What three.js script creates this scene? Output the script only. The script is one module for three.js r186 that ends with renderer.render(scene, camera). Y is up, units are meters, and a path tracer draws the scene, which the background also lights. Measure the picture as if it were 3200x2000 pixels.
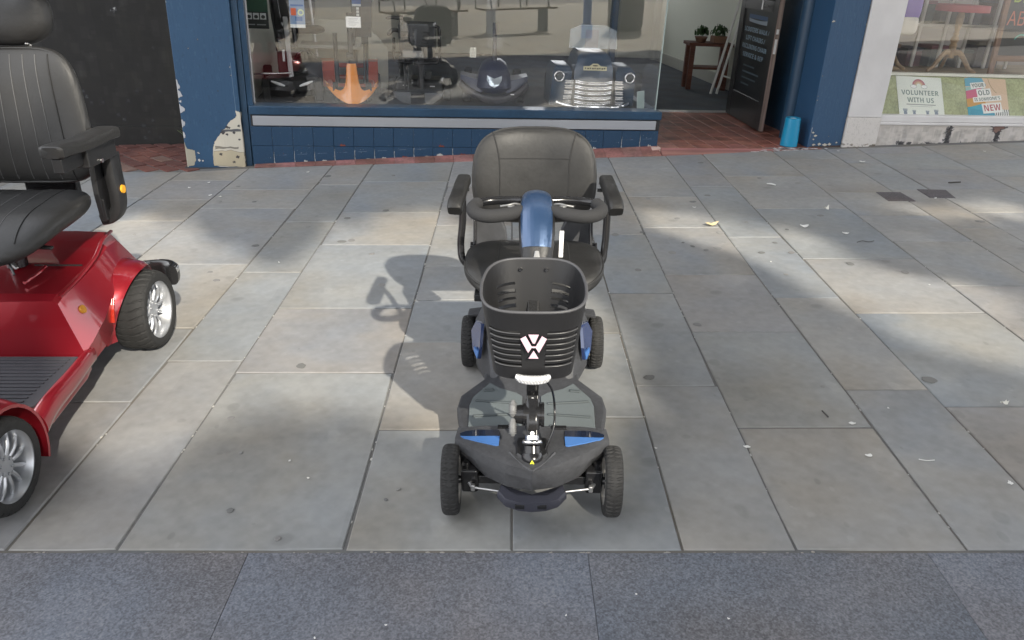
import * as THREE from 'three';
import { RoundedBoxGeometry } from 'three/addons/geometries/RoundedBoxGeometry.js';
import { mergeGeometries, mergeVertices, toCreasedNormals } from 'three/addons/utils/BufferGeometryUtils.js';

// ---------------------------------------------------------------- camera, sky, sun, exposure
const scene = new THREE.Scene();
const V = (x, y, z) => new THREE.Vector3(x, y, z);
// the pavement climbs 4 % to the right; the photographer held the phone level with it
const SLOPE = Math.atan(0.04);
const GQ = new THREE.Quaternion().setFromAxisAngle(V(0, 0, 1), SLOPE);
const g2w = (x, y, z) => V(x, y, z).applyQuaternion(GQ);
const camera = new THREE.PerspectiveCamera(44.13, 1.6, 0.05, 200);
camera.position.copy(g2w(0, 1.45, 0));
camera.up.copy(g2w(0, 1, 0));
camera.lookAt(g2w(0, 1.45 - Math.sin(24.8 * Math.PI / 180), -Math.cos(24.8 * Math.PI / 180)));
const renderer = new THREE.WebGLRenderer({ antialias: true });
renderer.setSize(1024, 640);
renderer.toneMapping = THREE.LinearToneMapping;
renderer.toneMappingExposure = 2.12;
renderer.shadowMap.enabled = true;

// hazy bright daylight sky: pale at the horizon, light blue overhead
{
  const w = 256, h = 128, d = new Float32Array(w * h * 4);
  for (let j = 0; j < h; j++) for (let i = 0; i < w; i++) {
    const el = Math.max(0, Math.sin(((j + 0.5) / h - 0.5) * Math.PI));
    const k = Math.pow(el, 0.6), q = (j * w + i) * 4;
    d[q] = 1.425 - 0.235 * k; d[q + 1] = 1.44 - 0.20 * k; d[q + 2] = 1.455 - 0.11 * k; d[q + 3] = 1;
  }
  const t = new THREE.DataTexture(d, w, h, THREE.RGBAFormat, THREE.FloatType);
  t.mapping = THREE.EquirectangularReflectionMapping; t.magFilter = t.minFilter = THREE.LinearFilter; t.needsUpdate = true;
  scene.background = t; scene.environment = t;
}
const SUN = g2w(0.64, 1, 1.25).normalize();
const sun = new THREE.DirectionalLight(new THREE.Color(1.0, 0.93, 0.8), 3.3);
sun.target.position.set(0, 0, -3); sun.position.copy(SUN).multiplyScalar(40).add(sun.target.position);
sun.castShadow = true; sun.shadow.radius = 1.5; sun.shadow.mapSize.set(4096, 4096);
Object.assign(sun.shadow.camera, { left: -16, right: 16, top: 16, bottom: -16, near: 1, far: 90 });
scene.add(sun, sun.target);

// ---------------------------------------------------------------- helpers
function mulberry(a) { return () => { a |= 0; a = a + 0x6D2B79F5 | 0; let t = Math.imul(a ^ a >>> 15, 1 | a); t = t + Math.imul(t ^ t >>> 7, 61 | t) ^ t; return ((t ^ t >>> 14) >>> 0) / 4294967296; }; }
const rnd = mulberry(20240611);
const rr = (a, b) => a + (b - a) * rnd();
const R = d => d * Math.PI / 180;
const used = {};
const numbered = n => { if (!(n in used)) { used[n] = 0; return n; } used[n]++; return n + '_' + String(used[n]).padStart(3, '0'); };
const col = (r, g, b) => new THREE.Color().setRGB(r, g, b);
function mat(c, rough = 0.6, metal = 0, o = {}) { return new THREE.MeshPhysicalMaterial({ color: c instanceof THREE.Color ? c : col(...c), roughness: rough, metalness: metal, ...o }); }
function finish(o) { o.traverse(m => { if (m.isMesh) { m.castShadow = true; m.receiveShadow = true; } }); return o; }
function part(name, geo, m, parent, pos, rot) {
  const o = new THREE.Mesh(Array.isArray(geo) ? join(geo) : geo, m); o.name = name; o.castShadow = o.receiveShadow = true;
  if (pos) o.position.set(...pos); if (rot) o.rotation.set(...rot);
  parent.add(o); return o;
}
function group(name, parent) { const o = new THREE.Group(); o.name = name; if (parent) parent.add(o); return o; }
function join(list) {
  const gs = list.map(g => { let q = g.index ? g.toNonIndexed() : g; for (const k of Object.keys(q.attributes)) if (!['position', 'normal', 'uv'].includes(k)) q.deleteAttribute(k); if (!q.attributes.normal) q.computeVertexNormals(); if (!q.attributes.uv) q.setAttribute('uv', new THREE.BufferAttribute(new Float32Array(q.attributes.position.count * 2), 2)); return q; });
  return gs.length === 1 ? gs[0] : mergeGeometries(gs);
}
function tag(o, label, category, grp) { o.userData = { ...o.userData, label, category }; if (grp) o.userData.group = grp; return o; }
// a thing standing on the sloping pavement (x right, y up from the paving, z towards the camera)
function onGround(o, x, y, z, turn = 0, rx = 0, rz = 0) {
  o.position.copy(g2w(x, y, z));
  o.quaternion.copy(GQ).multiply(new THREE.Quaternion().setFromEuler(new THREE.Euler(rx, turn, rz, 'YXZ')));
  if (!o.parent) { o.name = numbered(o.name); scene.add(o); } return o;
}
// the shop row: u along the fronts, v up, w out towards the street
const ROW = V(-1.95414, -0.07817, -5.92031), ROWTURN = R(8.166);
const s2w = (u, v, w) => V(u, v, w).applyAxisAngle(V(0, 1, 0), ROWTURN).add(ROW);
function inShop(o, u, v, w, turn = 0, rx = 0, rz = 0) {
  o.position.copy(s2w(u, v, w)); o.rotation.set(rx, ROWTURN + turn, rz, 'YXZ');
  if (!o.parent) { o.name = numbered(o.name); scene.add(o); } return o;
}
// --- geometry
function box(w, h, d, x = 0, y = 0, z = 0, r = 0.004, seg = 1) {
  const rad = Math.min(r, w / 2.01, h / 2.01, d / 2.01);
  const g = rad > 0.0004 ? new RoundedBoxGeometry(w, h, d, seg, rad) : new THREE.BoxGeometry(w, h, d);
  return g.translate(x, y, z);
}
const boxFT = (x0, x1, y0, y1, z0, z1, r = 0.003) => box(x1 - x0, y1 - y0, z1 - z0, (x0 + x1) / 2, (y0 + y1) / 2, (z0 + z1) / 2, r);
function cyl(r0, r1, h, x, y, z, axis = 'y', seg = 20) {
  const g = new THREE.CylinderGeometry(r1, r0, h, seg, 1);
  if (axis === 'x') g.rotateZ(-Math.PI / 2); if (axis === 'z') g.rotateX(Math.PI / 2);
  return g.translate(x, y, z);
}
function tube(pts, r, seg = 32, rs = 10, closed = false, tension = 0.5) {
  const c = new THREE.CatmullRomCurve3(pts.map(p => V(...p)), closed, 'catmullrom', tension);
  const g = new THREE.TubeGeometry(c, seg, r, rs, closed);
  if (closed) return g;
  const caps = [0, 1].map(t => new THREE.SphereGeometry(r, rs, 6).translate(...c.getPointAt(t).toArray()));
  return join([g, ...caps]);
}
function bar(a, b, r, seg = 10) {
  const A = V(...a), B = V(...b), d = B.clone().sub(A), g = new THREE.CylinderGeometry(r, r, d.length(), seg);
  g.applyQuaternion(new THREE.Quaternion().setFromUnitVectors(V(0, 1, 0), d.clone().normalize())); return g.translate(...A.add(B).multiplyScalar(0.5).toArray());
}
function beam(a, b, w, h, r = 0.003) { // box section along a-b, w sideways
  const A = V(...a), B = V(...b), d = B.clone().sub(A), L = d.length(), g = box(w, h, L, 0, 0, 0, r);
  const m = new THREE.Matrix4().lookAt(V(0, 0, 0), d.clone().negate(), Math.abs(d.y) / L > 0.99 ? V(0, 0, 1) : V(0, 1, 0));
  g.applyMatrix4(m); return g.translate(...A.add(B).multiplyScalar(0.5).toArray());
}
function crease(g, a = 35) { const q = g.index ? g.toNonIndexed() : g; q.deleteAttribute('normal'); return toCreasedNormals(mergeVertices(q, 1e-5), R(a)); }
// rings of equal length joined into a skin, ends capped
function loft(rings, { cap = true, closed = true, angle = 35 } = {}) {
  const p = [], uv = [], n = rings[0].length, m = closed ? n : n - 1;
  const put = (a, b, c, q) => { for (const t of [a, b, c]) p.push(...t); uv.push(...q); };
  for (let i = 0; i + 1 < rings.length; i++) for (let j = 0; j < m; j++) {
    const k = (j + 1) % n, A = rings[i][j], B = rings[i][k], C = rings[i + 1][k], D = rings[i + 1][j];
    const u0 = j / n, u1 = (j + 1) / n, v0 = i / rings.length, v1 = (i + 1) / rings.length;
    put(A, B, C, [u0, v0, u1, v0, u1, v1]); put(A, C, D, [u0, v0, u1, v1, u0, v1]);
  }
  if (cap) for (const [r, f] of [[rings[0], 1], [rings[rings.length - 1], 0]]) {
    const c = r.reduce((s, q) => [s[0] + q[0] / n, s[1] + q[1] / n, s[2] + q[2] / n], [0, 0, 0]);
    for (let j = 0; j < n; j++) { const k = (j + 1) % n; f ? put(c, r[k], r[j], [0, 0, 0, 0, 0, 0]) : put(c, r[j], r[k], [0, 0, 0, 0, 0, 0]); }
  }
  const g = new THREE.BufferGeometry();
  g.setAttribute('position', new THREE.Float32BufferAttribute(p, 3)); g.setAttribute('uv', new THREE.Float32BufferAttribute(uv, 2));
  return angle ? crease(g, angle) : (g.computeVertexNormals(), g);
}
// section swept along a curve: f(t) -> [half width, half height, squareness]
function sweep(pts, f, { seg = 24, rs = 24, up = [1, 0, 0], angle = 50, cap = true } = {}) {
  const c = new THREE.CatmullRomCurve3(pts.map(p => V(...p))), rings = [], side = V(...up).normalize();
  for (let i = 0; i <= seg; i++) {
    const t = i / seg, P = c.getPoint(t), T = c.getTangent(t), N = new THREE.Vector3().crossVectors(T, side).normalize(), S = new THREE.Vector3().crossVectors(N, T).normalize();
    const [a, b, e = 2] = f(t), ring = [];
    for (let j = 0; j < rs; j++) {
      const th = j / rs * Math.PI * 2, cx = Math.cos(th), sy = Math.sin(th), k = Math.pow(Math.pow(Math.abs(cx), e) + Math.pow(Math.abs(sy), e), -1 / e);
      ring.push(P.clone().addScaledVector(S, a * cx * k).addScaledVector(N, b * sy * k).toArray());
    }
    rings.push(ring);
  }
  return loft(rings, { angle, cap });
}
// padded cushion: outline(theta)->[x,y], thickness front/back, in the xy plane facing +z
function pad(outline, front, back, { n = 72, m = 14, pf = 4, bow = () => 0, dent = () => 0 } = {}) {
  const skin = (s, T) => {
    const rings = [];
    for (let i = 0; i <= m; i++) {
      const r = Math.sin(i / m * Math.PI / 2), z = T * Math.pow(Math.max(0, 1 - Math.pow(r, pf)), 1 / 2.4), ring = [];
      for (let j = 0; j < n; j++) { const [x, y] = outline(j / n * Math.PI * 2); const X = x * r, Y = y * r; ring.push([X, Y, s * z + bow(X, Y) - (s > 0 ? dent(X, Y) : 0)]); }
      rings.push(ring);
    }
    return rings;
  };
  const a = skin(1, front), b = skin(-1, back);
  return loft([...a.slice(0), ...b.reverse().slice(1)], { cap: false, angle: 60 });
}
function superOutline(w, h, e = 4, f = (x, y) => [x, y]) {
  return t => { const c = Math.cos(t), s = Math.sin(t), k = Math.pow(Math.pow(Math.abs(c), e) + Math.pow(Math.abs(s), e), -1 / e); return f(w * c * k, h * s * k); };
}
function extrude(pts, depth, bevel = 0.002, holes = []) {
  const s = new THREE.Shape(pts.map(p => new THREE.Vector2(...p)));
  for (const h of holes) s.holes.push(new THREE.Path(h.map(p => new THREE.Vector2(...p))));
  return new THREE.ExtrudeGeometry(s, { depth, bevelEnabled: bevel > 0, bevelSize: bevel, bevelThickness: bevel, bevelSegments: 2, curveSegments: 8 });
}
const flat = g => g.rotateX(-Math.PI / 2); // drawn in x,-z then laid on its back
// thin shell with real holes: P(s,t,side) side 0 outer, 1 inner
function shell(P, ns, nt, keep, closed = true) {
  const p = [], q = (a, b, c, d) => p.push(...a, ...b, ...c, ...a, ...c, ...d);
  const K = (i, j) => j >= 0 && j < nt && (closed || (i >= 0 && i < ns)) && keep(((i % ns) + ns) % ns, j);
  const at = (i, j, s) => P(i / ns, j / nt, s);
  for (let i = 0; i < ns; i++) for (let j = 0; j < nt; j++) {
    if (!K(i, j)) continue;
    q(at(i, j, 0), at(i + 1, j, 0), at(i + 1, j + 1, 0), at(i, j + 1, 0)); q(at(i, j, 1), at(i, j + 1, 1), at(i + 1, j + 1, 1), at(i + 1, j, 1));
    if (!K(i - 1, j)) q(at(i, j, 0), at(i, j + 1, 0), at(i, j + 1, 1), at(i, j, 1));
    if (!K(i + 1, j)) q(at(i + 1, j, 1), at(i + 1, j + 1, 1), at(i + 1, j + 1, 0), at(i + 1, j, 0));
    if (!K(i, j - 1)) q(at(i, j, 1), at(i + 1, j, 1), at(i + 1, j, 0), at(i, j, 0));
    if (!K(i, j + 1)) q(at(i, j + 1, 0), at(i + 1, j + 1, 0), at(i + 1, j + 1, 1), at(i, j + 1, 1));
  }
  const g = new THREE.BufferGeometry(); g.setAttribute('position', new THREE.Float32BufferAttribute(p, 3)); return crease(g, 50);
}
// --- textures
function lattice(seed, n) { const r = mulberry(seed), a = new Float32Array(n * n); for (let i = 0; i < a.length; i++) a[i] = r(); return (x, y) => { const xi = Math.floor(x), yi = Math.floor(y), fx = x - xi, fy = y - yi, u = fx * fx * (3 - 2 * fx), v = fy * fy * (3 - 2 * fy), W = (i, j) => a[(((j % n) + n) % n) * n + (((i % n) + n) % n)]; return (W(xi, yi) * (1 - u) + W(xi + 1, yi) * u) * (1 - v) + (W(xi, yi + 1) * (1 - u) + W(xi + 1, yi + 1) * u) * v; }; }
function fbm(seed, base, oct) { const L = []; for (let o = 0; o < oct; o++) L.push(lattice(seed + o * 17, base << o)); return (u, v) => { let s = 0, a = 0.5, t = 0; for (let o = 0; o < oct; o++) { const n = base << o; s += a * L[o](u * n, v * n); t += a; a *= 0.5; } return s / t; }; }
function dataTex(n, f, srgb = true) {
  const d = new Uint8Array(n * n * 4);
  for (let j = 0; j < n; j++) for (let i = 0; i < n; i++) { const c = f((i + 0.5) / n, (j + 0.5) / n, i, j), q = (j * n + i) * 4; for (let k = 0; k < 3; k++) d[q + k] = Math.max(0, Math.min(255, (Array.isArray(c) ? c[k] : c) * 255)); d[q + 3] = 255; }
  const t = new THREE.DataTexture(d, n, n); t.wrapS = t.wrapT = THREE.RepeatWrapping; t.magFilter = THREE.LinearFilter; t.minFilter = THREE.LinearMipmapLinearFilter; t.generateMipmaps = true; if (srgb) t.colorSpace = THREE.SRGBColorSpace; t.needsUpdate = true; return t;
}
function canvasTex(w, h, draw) { const c = document.createElement('canvas'); c.width = w; c.height = h; const x = c.getContext('2d'); draw(x, w, h); const t = new THREE.CanvasTexture(c); t.colorSpace = THREE.SRGBColorSpace; t.anisotropy = 8; return t; }
// planar uv in metres (or over a rectangle)
function uvPlanar(g, ax, ay, x0 = 0, x1 = 1, y0 = 0, y1 = 1) {
  const p = g.attributes.position, u = new Float32Array(p.count * 2), get = (a, i) => a === 'x' ? p.getX(i) : a === 'y' ? p.getY(i) : p.getZ(i);
  for (let i = 0; i < p.count; i++) { u[2 * i] = (get(ax, i) - x0) / (x1 - x0); u[2 * i + 1] = (get(ay, i) - y0) / (y1 - y0); }
  g.setAttribute('uv', new THREE.BufferAttribute(u, 2)); return g;
}
// box-projected uv in metres
function uvBox(g, s = 1) {
  if (g.index) g = g.toNonIndexed(); if (!g.attributes.normal) g.computeVertexNormals();
  const p = g.attributes.position, nn = g.attributes.normal, u = new Float32Array(p.count * 2);
  for (let i = 0; i < p.count; i += 3) {
    let nx = 0, ny = 0, nz = 0; for (let k = 0; k < 3; k++) { nx += Math.abs(nn.getX(i + k)); ny += Math.abs(nn.getY(i + k)); nz += Math.abs(nn.getZ(i + k)); }
    for (let k = 0; k < 3; k++) { const q = i + k, X = p.getX(q), Y = p.getY(q), Z = p.getZ(q); const [a, b] = ny > nx && ny > nz ? [X, Z] : nx > nz ? [Z, Y] : [X, Y]; u[2 * q] = a / s; u[2 * q + 1] = b / s; }
  }
  g.setAttribute('uv', new THREE.BufferAttribute(u, 2)); return g;
}
// ---------------------------------------------------------------- ground
const stoneA = fbm(3, 4, 6), stoneB = fbm(91, 3, 4), stoneC = fbm(55, 24, 3), stoneD = fbm(71, 2, 3);
const stains = (() => { const q = mulberry(606), a = []; for (let i = 0; i < 46; i++) a.push([q(), q(), 0.004 + 0.03 * q() * q(), 0.4 + q(), (q() < 0.65 ? -1 : 0.8) * (0.015 + 0.04 * q())]); return a; })();
const stoneTex = dataTex(1024, (u, v) => {
  let st = 0; for (const [a, b, r, e, k] of stains) { let dx = Math.abs(u - a), dy = Math.abs(v - b); if (dx > 0.5) dx = 1 - dx; if (dy > 0.5) dy = 1 - dy; if (dx > r * 2 || dy > r * 2.5) continue; const d = Math.hypot(dx, dy * e) / r + 0.9 * (stoneC(u, v) - 0.5); if (d < 1) st += k * Math.min(1, (1 - d) * 3); }
  const big = stoneD(u, v) - 0.5, mid = stoneA(u, v) - 0.5, hue = stoneB(u + 0.3 * mid, v) - 0.5, fine = stoneC(u * 2, v * 2) - 0.5;
  const streak = stoneB(u * 0.5 + v * 0.9, v * 3 - u) - 0.5;
  const g = 0.82 + 0.10 * mid + 0.10 * big + 0.09 * fine + 0.06 * streak + st;
  return [g * (1 + 0.10 * hue), g, g * (1 - 0.14 * hue)];
});
const stoneBump = dataTex(512, (u, v) => 0.5 + 0.5 * (stoneA(u, v) - 0.5) + 0.6 * (stoneC(u, v) - 0.5) + 0.4 * (stoneB(u + v, v * 3) - 0.5), false);
const spk = mulberry(777);
const granTex = (() => {
  const n = 1024, a = new Float32Array(n * n); for (let i = 0; i < a.length; i++) a[i] = spk();
  const lo = fbm(12, 3, 5), wv = fbm(33, 150, 2), w2 = fbm(34, 256, 1);
  return dataTex(n, (u, v, i, j) => { const q = a[j * n + i], k = wv(u, v) - 0.5, m = w2(u, v) - 0.5; const g = 0.82 + 0.26 * k + 0.22 * m + 0.12 * (q - 0.5) + 0.20 * (lo(u, v) - 0.5); const hue = lo(v, u) - 0.5; return [g * (1 + 0.1 * hue), g, g * (1.03 - 0.1 * hue)]; });
})();
const granBump = dataTex(512, (() => { const w = fbm(35, 80, 2); return (u, v) => w(u, v); })(), false);
const slabMats = [[0.37, 0.36, 0.343], [0.352, 0.354, 0.346], [0.378, 0.365, 0.342], [0.338, 0.347, 0.348], [0.356, 0.343, 0.33], [0.385, 0.373, 0.35], [0.35, 0.354, 0.345]]
  .map((c, i) => mat(c, 0.62 + 0.03 * (i % 3), 0, { map: stoneTex, bumpMap: stoneBump, bumpScale: 0.0016 }));
const graniteMats = [[0.196, 0.199, 0.208], [0.19, 0.197, 0.208], [0.212, 0.213, 0.22], [0.206, 0.208, 0.217]].map(c => mat(c, 0.8, 0, { map: granTex, bumpMap: granBump, bumpScale: 0.0009 }));
const M_mortar = mat([0.21, 0.20, 0.185], 0.95, 0, { map: stoneTex });
// a slab from its four top corners [x,z], clockwise seen from above: back-left, back-right, front-right, front-left
function slabGeo(c, top, thick, bev, uvs, du, dv, rag = 0, seg = 1) {
  const cx = (c[0][0] + c[2][0]) / 2, cz = (c[0][1] + c[2][1]) / 2, rim = [];
  for (let i = 0; i < 4; i++) for (let k = 0; k < seg; k++) {
    const [x0, z0] = c[i], [x1, z1] = c[(i + 1) % 4], t = k ? (k + rr(-0.2, 0.2)) / seg : 0, cut = k ? rr(-0.2, 1) * rag : rnd() < 0.15 ? rag * 4 : rag * 0.5;
    const x = x0 + (x1 - x0) * t, z = z0 + (z1 - z0) * t; rim.push([x - Math.sign(x - cx) * (k && i % 2 === 0 ? 0 : cut), z - Math.sign(z - cz) * (k && i % 2 === 1 ? 0 : cut)]);
  }
  const n = rim.length, hx = Math.abs(c[2][0] - c[0][0]) / 2, hz = Math.abs(c[2][1] - c[0][1]) / 2;
  const inset = rim.map(([x, z]) => [cx + (x - cx) * (1 - bev / hx), top, cz + (z - cz) * (1 - bev / hz)]), edge = rim.map(([x, z]) => [x, top - bev * 0.8, z]), low = rim.map(([x, z]) => [x, top - thick, z]);
  const p = [], q = (a, b, d, e) => p.push(...a, ...b, ...d, ...a, ...d, ...e), mid = [cx, top, cz];
  for (let i = 0; i < n; i++) { const k = (i + 1) % n; p.push(...mid, ...inset[k], ...inset[i]); q(inset[i], inset[k], edge[k], edge[i]); q(edge[i], edge[k], low[k], low[i]); }
  const g = new THREE.BufferGeometry(); g.setAttribute('position', new THREE.Float32BufferAttribute(p, 3)); g.computeVertexNormals();
  const u = []; for (let i = 0; i < p.length; i += 3) u.push((p[i] + du) / uvs, (p[i + 2] + dv) / uvs);
  g.setAttribute('uv', new THREE.Float32BufferAttribute(u, 2)); return g;
}
const zFront = x => -5.92 - 0.1434 * (x + 1.956) + 0.07;   // where the paving meets the shop row
const pavement = group('pavement'); pavement.userData = { kind: 'structure', label: 'grey sandstone slab pavement in front of the shops' };
{
  const X = [-3.529, -3.005, -2.434, -1.972, -1.36, -1.061, -0.45, 0.0, 0.458, 0.763, 1.224, 1.531, 2.122, 2.578, 2.853, 3.439, 4.04, 4.496, 5.1, 5.55, 6.15];
  const J = {
    2: [-5.502, -5.008, -4.557], 3: [-5.257, -4.821, -3.826, -3.056, -2.439], 4: [-5.377, -4.537, -3.712, -2.754], 5: [-5.466, -4.737, -4.124, -3.264, -2.658],
    6: [-5.341, -4.475, -3.796, -3.363, -2.921, -2.258], 7: [-5.028, -4.258, -3.672, -3.006, -2.336], 8: [-5.212, -4.3, -3.443, -2.555], 9: [-5.83, -5.084, -4.43, -3.681, -3.021, -2.272],
    10: [-5.335, -4.258, -3.388, -2.526], 11: [-5.617, -4.812, -3.908, -3.213, -2.408], 12: [-6.143, -5.191, -4.672, -4.186, -3.53, -2.7], 13: [-6.02, -5.266, -4.42, -3.6, -2.5], 14: [-6.343, -5.816, -5.272, -4.734, -3.9, -3.1, -2.3], 15: [-6.125, -5.598, -4.9, -4.0, -3.2, -2.4],
  };
  const gap = 0.0026;
  for (let i = 0; i + 1 < X.length; i++) {
    const x0 = X[i] + gap, x1 = X[i + 1] - gap;
    const mid = (x0 + x1) / 2, end = x => x < -2.43 ? -5.735 : zFront(x);
    const zs = J[i] ? [...J[i]] : (() => { const l = []; for (let z = end(mid) + rr(0.3, 0.7); z < -2.1; z += rr(0.45, 0.95)) l.push(z); return l; })();
    const cuts = [null, ...zs.filter(z => z > end(mid) + 0.12), -1.664];
    let prev = -1;
    for (let k = 0; k + 1 < cuts.length; k++) {
      const b = cuts[k], f = cuts[k + 1] - gap, j = () => rr(-0.002, 0.002);
      const bl = b === null ? end(x0) : b + gap, br = b === null ? end(x1) : b + gap;
      let m = Math.floor(rnd() * slabMats.length); if (m === prev) m = (m + 2) % slabMats.length; prev = m;
      const tilt = rr(-0.0012, 0.0012);
      part('paving_slab', slabGeo([[x0 + j(), bl], [x1 + j(), br], [x1 + j(), f], [x0 + j(), f]], tilt, 0.05, rr(0.0025, 0.0045), 1.25, rr(0, 9), rr(0, 9), 0.0012, 3), slabMats[m], pavement);
    }
  }
  part('mortar_bed', uvBox(boxFT(-3.6, 6.4, -0.12, -0.0045, -7.3, -1.62, 0), 0.6), M_mortar, pavement);
  // grit and pale crumbs caught in the joints
  const grit = []; for (let i = 0; i < 260; i++) { const k = 2 + Math.floor(rnd() * 12), s = rr(0.0015, 0.005), g = new THREE.IcosahedronGeometry(s, 0); g.scale(rr(0.6, 1), 0.5, rr(0.8, 2)); g.translate(X[k] + rr(-0.004, 0.004), -0.003, rr(-5.6, -1.75)); grit.push(g); }
  part('joint_grit', grit, mat([0.42, 0.41, 0.38], 0.95), pavement).userData = { kind: 'stuff' };
  // two small dark inlaid covers by the charity shop
  const dark = mat([0.13, 0.115, 0.115], 0.7, 0.1, { map: granTex });
  for (const c of [[[2.45, -5.185], [2.614, -5.185], [2.62, -4.976], [2.445, -4.976]], [[2.761, -5.257], [2.949, -5.243], [2.915, -5.043], [2.754, -5.063]]])
    part('inlaid_cover', slabGeo(c, 0.0035, 0.02, 0.002, 1, 0, 0), dark, pavement);
  // trodden chewing gum, dark discs
  const gumM = [mat([0.13, 0.13, 0.125], 0.85), mat([0.17, 0.165, 0.16], 0.85), mat([0.22, 0.215, 0.205], 0.85)];
  const gumG = [0, 1, 2, 3].map(s => { const r = mulberry(40 + s), n = 14, a = [], ph = r() * 6; for (let i = 0; i < n; i++) { const t = i / n * 6.283, q = 1 + 0.22 * Math.sin(2 * t + ph) * r() + 0.14 * (r() - 0.5); a.push([Math.cos(t) * q, Math.sin(t) * q]); } const ring = (k, y) => a.map(([x, z]) => [x * k, y, -z * k]); return loft([ring(1, 0), ring(0.93, 0.0012), ring(0.6, 0.0018)], { angle: 0 }); });
  const gum = [[-1.41, -4.11], [-1.52, -3.71], [-2.16, -4.3], [-0.95, -4.18], [-0.9, -4.2], [-1.9, -4.97], [-1.67, -4.96], [-1.89, -5.33], [-1.2, -4.44], [-1.0, -4.61], [-0.86, -5.63], [-0.5, -5.26], [-0.79, -4.77], [-1.45, -3.6], [-0.63, -3.54], [-1.33, -5.61], [-0.75, -3.98], [-1.46, -5.34], [-0.82, -2.71], [-0.97, -2.33], [-0.87, -2.12], [-0.81, -1.83], [-0.64, -1.71], [-0.34, -1.93], [-0.37, -1.88], [1.0, -4.6], [1.2, -4.34], [0.99, -4.1], [1.05, -4.04], [1.12, -4.07], [0.95, -4.16], [0.64, -3.74], [0.89, -5.03], [1.17, -4.96], [1.3, -5.11], [1.42, -5.64], [1.45, -6.02], [1.77, -5.56], [2.0, -5.42], [1.6, -4.39], [1.89, -4.66], [1.4, -4.53], [1.46, -4.16], [1.5, -4.0], [1.37, -3.68], [0.75, -4.34], [0.59, -4.3], [0.86, -4.0], [1.34, -4.0], [2.81, -4.55], [1.95, -3.87], [1.75, -3.83], [1.98, -3.71], [2.11, -4.54], [0.52, -2.62], [0.8, -3.09], [1.15, -2.55], [1.57, -2.6]];
  gum.forEach(([x, z], i) => { const o = part('gum_spot', gumG[i % 4], gumM[(i * 7) % 3], pavement, [x, 0.0012, z], [0, rr(0, 6), 0]); const s = z > -2.6 ? rr(0.006, 0.011) : rr(0.010, 0.024); o.scale.set(s * rr(0.9, 1.4), 1, s); });
  pavement.quaternion.copy(GQ); scene.add(pavement);
}
// granite band at the photographer's feet
const band = group('granite_band'); band.userData = { kind: 'structure', label: 'dark speckled granite paving band along the edge of the pavement' };
{
  let k = 0;
  for (let i = -4; i < 8; i++) {
    const x0 = 0.2027 + i * 0.907, x1 = x0 + 0.907; if (x1 < -3.5) continue;
    part('granite_slab', slabGeo([[x0 + 0.0006, -1.654], [x1 - 0.0006, -1.654], [x1 - 0.0006, -0.952], [x0 + 0.0006, -0.952]], rr(-0.0005, 0.0005), 0.08, 0.0012, 0.9, rr(0, 9), rr(0, 9)), graniteMats[i <= -1 ? k++ % 2 : i === 0 ? 1 : 2 + k++ % 2], band);
    part('granite_slab', slabGeo([[x0 + 0.1, -0.948], [x1 + 0.097, -0.948], [x1 + 0.097, -0.25], [x0 + 0.1, -0.25]], rr(-0.001, 0.0006), 0.08, 0.002, 0.9, rr(0, 9), rr(0, 9)), graniteMats[k++ % 4], band);
  }
  part('mortar_bed', uvBox(boxFT(-3.6, 7.6, -0.12, -0.007, -1.618, -0.24, 0), 0.6), M_mortar, band);
  // crumbled mortar along the open joint
  const bits = []; for (let i = 0; i < 60; i++) { const s = rr(0.002, 0.006), g = new THREE.IcosahedronGeometry(s, 0); g.scale(rr(0.8, 2.2), rr(0.3, 0.6), rr(0.5, 0.9)); g.rotateY(rr(-0.4, 0.4)); g.translate(rr(-1.9, 2.4) * rr(0.3, 1), -0.0035, -1.659 + rr(-0.003, 0.004)); bits.push(g); }
  const crumbs = part('mortar_crumbs', bits, mat([0.30, 0.28, 0.25], 0.95), band); crumbs.userData = { kind: 'stuff' };
  band.quaternion.copy(GQ); scene.add(band);
}
// the street behind the photographer (seen mirrored in the shop window) and the ground out to the horizon
const street = group('street'); street.userData = { kind: 'structure', label: 'paved pedestrian street behind the photographer' };
{
  part('ground_sheet', uvBox(boxFT(-60, 60, -0.3, -0.125, -60, 60, 0), 2), mat([0.2, 0.19, 0.18], 0.9, 0, { map: stoneTex }), street);
  const tones = [[0.40, 0.34, 0.25], [0.44, 0.375, 0.275], [0.36, 0.31, 0.235]].map(c => mat(c, 0.75, 0, { map: stoneTex }));
  const sets = [[], [], []];
  for (let r = 0; r < 26; r++) for (let i = 0; i < 18; i++) { const z0 = -0.24 + r * 0.42, x0 = -5 + i * 0.95 + (r % 2) * 0.45; sets[Math.floor(rnd() * 3)].push(slabGeo([[x0 + 0.006, z0 + 0.006], [x0 + 0.944, z0 + 0.006], [x0 + 0.944, z0 + 0.414], [x0 + 0.006, z0 + 0.414]], rr(-0.001, 0.001), 0.06, 0.004, 1.2, rr(0, 9), rr(0, 9))); }
  sets.forEach((s, i) => { const m = part('far_pavers', s, tones[i], street); m.userData = { kind: 'stuff' }; });
  part('mortar_bed', uvBox(boxFT(-5.4, 12.8, -0.124, -0.01, -0.235, 10.75, 0), 0.6), M_mortar, street);
  street.quaternion.copy(GQ); scene.add(street);
}
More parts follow.
